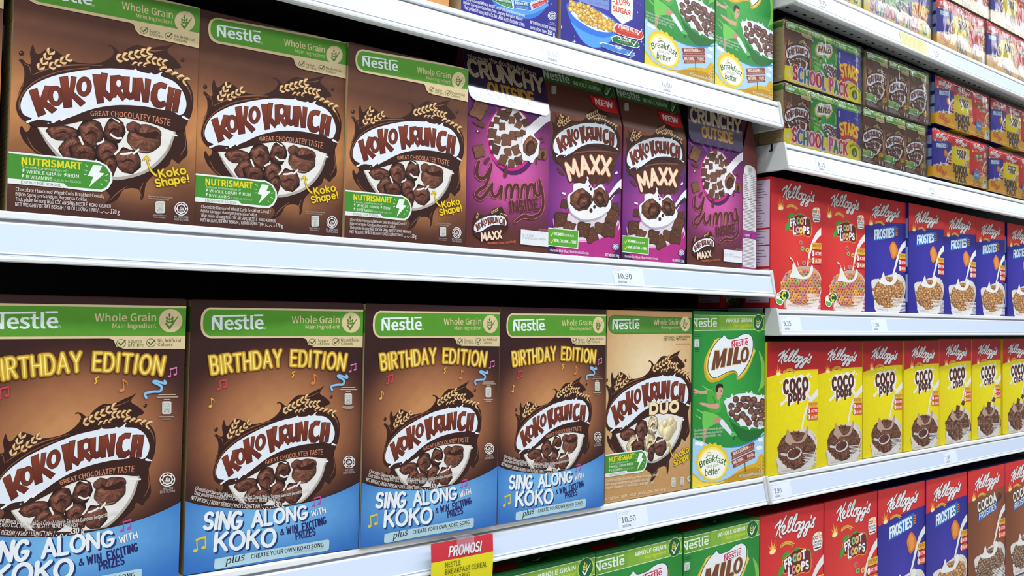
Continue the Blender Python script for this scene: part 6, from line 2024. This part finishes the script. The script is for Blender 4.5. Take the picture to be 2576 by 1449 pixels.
for k, x, y, a, lab in (('rings', 1.1284, .0013, -.4, 'big red fruit-ring box in the lowest row beside the green boxes'), ('rings', 1.3297, .0015, .4, 'big red fruit-ring box in the lowest row beside the blue boxes'), ('flakes', 1.5293, .0028, -.3, 'big blue flake box in the lowest row touching a red box'), ('flakes', 1.7254, -.0005, -.2, 'big blue flake box in the lowest row touching a brown box'),
                        ('cflakes', 1.9232, -.0030, -.5, 'big brown cocoa flake box in the lowest row touching a blue box'), ('cflakes', 2.1215, -.0045, 0, 'big brown cocoa flake box cut off by the right edge in the lowest row')):
    place(k, 'cereal_box', x, y, Z4, a, lab, 'cereal box', G[k], (.1955 / WK, 1.15, .2802 / HK))

# ------------------------------------------------------------------ shrink-wrapped multipacks
MS = carton_mesh('mini_star_carton', art_mini_stars(), .03, kraft_side(.03, .11), (44, 40, 140), (90, 150, 60))
MINI = {'curl': (PROTO['curl170'][0][1], W170, H170, .050), 'malt': (PROTO['malt'][0][1], WML, HML, .065), 'star': (MS, .08, .11, .03), 'flakes': (PROTO['flakes'][0][1], WK, HK, .055), 'crice': (PROTO['crice'][0][1], WK, HK, .055), 'rings': (PROTO['rings'][0][1], WK, HK, .055)}

def sleeve_mesh(name, art, depth, yellow, wave):
    """printed band round the lower part of the pack"""
    bm, cl = art.mesh(name, lambda x, y, l: (x, -.0012 - l, y))
    w, h = art.w, art.h
    put_box(bm, cl, 0, -.0010, 0, w, -.0004, h * wave, (yellow,) * 6)
    for xa, xb in ((-.0008, -.0002), (w + .0002, w + .0008)) if 'red' in name else ():
        put_box(bm, cl, xa, -.0010, 0, xb, depth, h * wave, (yellow,) * 6)
    return done(bm, name, M['gloss_card'])

def wrap_mesh(name, w, d, h, seed):
    bm = bmesh.new()
    add_box(bm, -.0018, -.0046, -.0002, w + .0018, d + .001, h + .0022)
    bmesh.ops.subdivide_edges(bm, edges=bm.edges[:], cuts=9, use_grid_fill=True)
    rnd = random.Random(seed)
    for v in bm.verts:
        if v.co.z > .002:
            v.co.y += rnd.uniform(-.0006, .0010) if v.co.y < 0 else 0
            if v.co.z > h: v.co.z += rnd.uniform(-.0014, .0004)
    bmesh.ops.recalc_face_normals(bm, faces=bm.faces)
    me = bpy.data.meshes.new(name); bm.to_mesh(me); bm.free()
    me.materials.append(M['film'])
    for p in me.polygons: p.use_smooth = True
    return me

SLEEVE_S = sleeve_mesh('school_sleeve', art_school_sleeve(), .10, (236, 218, 40), .55)
SLEEVE_R = sleeve_mesh('red_script_sleeve', art_red_sleeve(), .07, (238, 178, 26), .55)
WRAPS = {}
def multipack(kinds, x, y, z, w, h, d, label, group, sleeve=None, sw=1.0, seed=1):
    o = empty('cereal_multipack', (x, y, z))
    tag(o, label, 'multipack', group)
    n = len(kinds)
    cw = w / n
    rows = 2
    for r in range(rows):
        for i, k in enumerate(kinds):
            me, mw, mh, md = MINI[k]
            c = bpy.data.objects.new('small_box', me)
            COL.objects.link(c)
            c.parent = o
            c.scale = ((cw - .0006) / mw, (d / rows - .001) / md, h / mh)
            c.location = (i * cw, r * d / rows, 0)
    if sleeve:
        c = bpy.data.objects.new('printed_sleeve', sleeve); COL.objects.link(c); c.parent = o; c.scale = (w / sw, d / (.10 if sleeve is SLEEVE_S else .07), .80 if sleeve is SLEEVE_S else 1)
    c = bpy.data.objects.new('plastic_wrap', wrap_mesh('plastic_wrap', w, d, h, seed)); COL.objects.link(c); c.parent = o
    return o
SP, KP, KS = ('curl', 'malt', 'star'), ('curl',) * 3, ('flakes', 'crice', 'rings')
gs, gk, gr = 'yellow-banded school packs', 'packs of three small brown boxes', 'orange-banded school packs'
Z1, Z0 = .5765, .8620
multipack(SP, 1.1420, -.029, Z1, .2555, .1065, .10, 'yellow-banded school pack of three small boxes, lower one of the stack by the shelf end', gs, SLEEVE_S, .259, 1)
multipack(SP, 1.1420, -.030, Z1 + .1095, .2530, .1075, .10, 'yellow-banded school pack of three small boxes, on top of its twin', gs, SLEEVE_S, .259, 2)
multipack(KP, 1.4010, -.029, Z1, .2565, .1065, .10, 'shrink-wrapped pack of three small brown boxes, under another such pack, film badly creased', gk, None, 1, 3)
multipack(KP, 1.4145, -.029, Z1 + .1110, .2565, .1090, .10, 'shrink-wrapped pack of three small brown boxes, lying on top of the creased one', gk, None, 1, 4)
multipack(KS, 1.6890, -.029, Z1 + .006, .2690, .1030, .07, 'orange-banded school pack beside the brown packs, lower layer', gr, SLEEVE_R, .2755, 5)
multipack(KS, 1.9605, -.029, Z1 + .004, .2690, .1030, .07, 'orange-banded school pack, lower layer, cut by the right edge of the picture', gr, SLEEVE_R, .2755, 6)
multipack(KS, 1.7010, -.029, Z1 + .1215, .2700, .1040, .07, 'orange-banded school pack beside the brown packs, upper layer', gr, SLEEVE_R, .2755, 7)
multipack(KS, 1.9745, -.029, Z1 + .1215, .2700, .1040, .07, 'orange-banded school pack, upper layer, cut by the right edge of the picture', gr, SLEEVE_R, .2755, 8)
multipack(SP, 1.1120 + .034, -.042, Z0, .2280, .105, .10, 'yellow-banded school pack on the highest shelf, only a lower corner showing', gs, SLEEVE_S, .259, 9)
multipack(SP, 1.3770, -.042, Z0, .2740, .105, .10, 'yellow-banded school pack on the highest shelf, its film blazing white', gs, SLEEVE_S, .259, 10)
multipack(KS, 1.6790, -.042, Z0 + .001, .2380, .104, .07, 'orange-banded school pack on the highest shelf, beside the glaring yellow one', gr, SLEEVE_R, .2755, 11)
multipack(KS, 1.9185, -.042, Z0 + .001, .2500, .104, .07, 'orange-banded school pack on the highest shelf, second from the yellow one', gr, SLEEVE_R, .2755, 12)
multipack(KS, 1.7060, -.042, Z0 + .1100, .2300, .104, .07, 'orange-banded school pack at the very top, first of the second layer', gr, SLEEVE_R, .2755, 13)
multipack(KS, 1.9380, -.042, Z0 + .1100, .2400, .104, .07, 'orange-banded school pack at the very top, second of the second layer', gr, SLEEVE_R, .2755, 14)

# ------------------------------------------------------------------ price labels, promotion card
def price_label(x, y, z, price, lines, label, w=.062, h=.0250, ink=(66, 72, 86), paper=(222, 230, 244), lean=math.atan2(.0053, .0256)):
    art = art_tag(price, lines, .062, .030, ink, paper)
    bm, cl = art.mesh('price_label', FRONT)
    put_box(bm, cl, 0, .00002, 0, art.w, .00012, art.h, (paper,) * 6)
    me = done(bm, 'price_label', M['paper'])
    o = link_obj('price_label', me)
    tag(o, label, 'price label')
    # lies in the sloping face of the rail whose top front edge is at (y, z)
    o.scale = (w / .062, 1, h / .030)
    o.rotation_euler = (lean * -1, 0, 0)
    o.location = (x, y - .0070 - .00025, z - .0370)
    return o
pale = (168, 172, 182)
price_label(.7430, -.012, .3552, '10.90', ['NESTLE KOKO KRUNCH', 'MAXX 250G'], 'white price label 10.90 under the purple boxes on the middle rail', .0640, paper=(222, 228, 240))
price_label(.7700, -.001, -.0012, '10.90', ['NESTLE CEREAL KOKO', 'KRUNCH DUO 330G'], 'white price label 10.90 on the rail below the cream duo box', .0640)
price_label(1.1470, -.004, -.0015, '7.90', ['KELLOGGS COCO POPS', '220G'], 'white price label 7.90 at the bay joint, below the first yellow box', .0580)
price_label(1.7880, -.004, -.0015, '7.90', ['KELLOGGS COCO CHEX'], 'white price label 7.90 below the yellow cocoa squares boxes', .0640)
price_label(1.1470, -.020, .2895, '9.25', ['FROOT LOOPS', '150G'], 'white price label 9.25 under the red boxes at the shelf end', .0600)
price_label(1.4480, -.020, .2895, '7.90', ['FROSTIES 175G'], 'white price label 7.90 under the first blue flake box', .0600)
price_label(1.2300, -.033, .5755, '8.15', ['NESTLE SCHOOL PACK'], 'white price label 8.15 below the stacked yellow school packs', .0600)
price_label(1.6500, -.033, .5755, '8.30', ['SCHOOL PACK'], 'price label 8.30 with glare painted into its pale ink, below the orange-banded school packs', .0600, ink=(150, 156, 168), paper=(232, 236, 244))  # ink lightened so the glare on this rail is part of the print
price_label(1.2080, -.047, .8610, '8.15', ['SCHOOL PACK'], 'white price label 8.15 on the highest rail, near its start', .0600)
price_label(1.6400, -.047, .8610, '8.30', ['SCHOOL PACK'], 'white price label 8.30 on the highest rail, right of a pale yellow notice', .0600, ink=(100, 106, 120))
price_label(.5900, -.025, .6465, '6.60', ['STARS 150G'], 'overexposed price label 6.60 on the upper rail, below the blue boxes', .0600, ink=(190, 194, 204), paper=(232, 238, 246))  # overexposure painted in: near-white ink on lighter paper
price_label(.8200, -.025, .6465, '6.60', ['MILO 150G'], 'price label 6.60 on the upper rail, below the green boxes', .0600, ink=(130, 138, 156), paper=(228, 236, 246))
# pale yellow notice on the highest rail
a = Art(.110, .034, [(0, 0), (1100, 0), (0, 340), (1100, 340)])
a.rect(0, 0, a.w, a.h, (226, 222, 160))
for i in range(6):
    a.stroke([(60, 50 + i * 48), (980 - i * 30, 50 + i * 48)], 15, (190, 186, 128), smooth=0)
bm, cl = a.mesh('shelf_notice', FRONT)
put_box(bm, cl, 0, .00005, 0, a.w, .0003, a.h, ((214, 210, 160),) * 6)
o = link_obj('shelf_notice', done(bm, 'shelf_notice', M['paper']))
tag(o, 'pale yellow notice strip stuck on the highest rail left of a price label', 'notice')
o.rotation_euler = (-math.atan2(.0053, .0256), 0, 0)
o.location = (1.5050, -.047 - .0092, .8610 - .0445); o.scale = (1, 1, 1.0)

# promotion card hanging from the bottom rail
root = empty('promotion_card', (.4385, -.0125, -.0790), RAD(-1.0))
tag(root, 'red and yellow paper promotion card hung on the bottom rail with a clear clip', 'promotion card')
pa = art_promo()
def card_map(x, y, l):
    t = y / pa.h
    return (x, -.0035 * math.sin(t * 2.6) - .0022 * math.sin(x / pa.w * 3.1) * (1 - t) - l * 14, y)
for i in range(1):
    bm, cl = pa.mesh('paper_card', card_map)
    nx, ny = 8, 8
    vs = [[bm.verts.new(card_map(pa.w * i / nx, pa.h * j / ny, -4e-5)) for i in range(nx + 1)] for j in range(ny + 1)]
    for r in vs:
        for v in r: v[cl] = lin((236, 232, 210))
    for j in range(ny):
        for i in range(nx):
            bm.faces.new((vs[j][i], vs[j][i + 1], vs[j + 1][i + 1], vs[j + 1][i]))
link_obj('paper_card', done(bm, 'paper_card', M['paper']), root)
bm = bmesh.new()
add_box(bm, .034, -.0078, .0565, .060, -.0072, .0750, 0, .0001)
add_box(bm, .034, -.0078, .0744, .060, .004, .0750, 0, .0001)
link_obj('clear_clip', finish(bm, 'clear_clip', [M['clear']]), root)
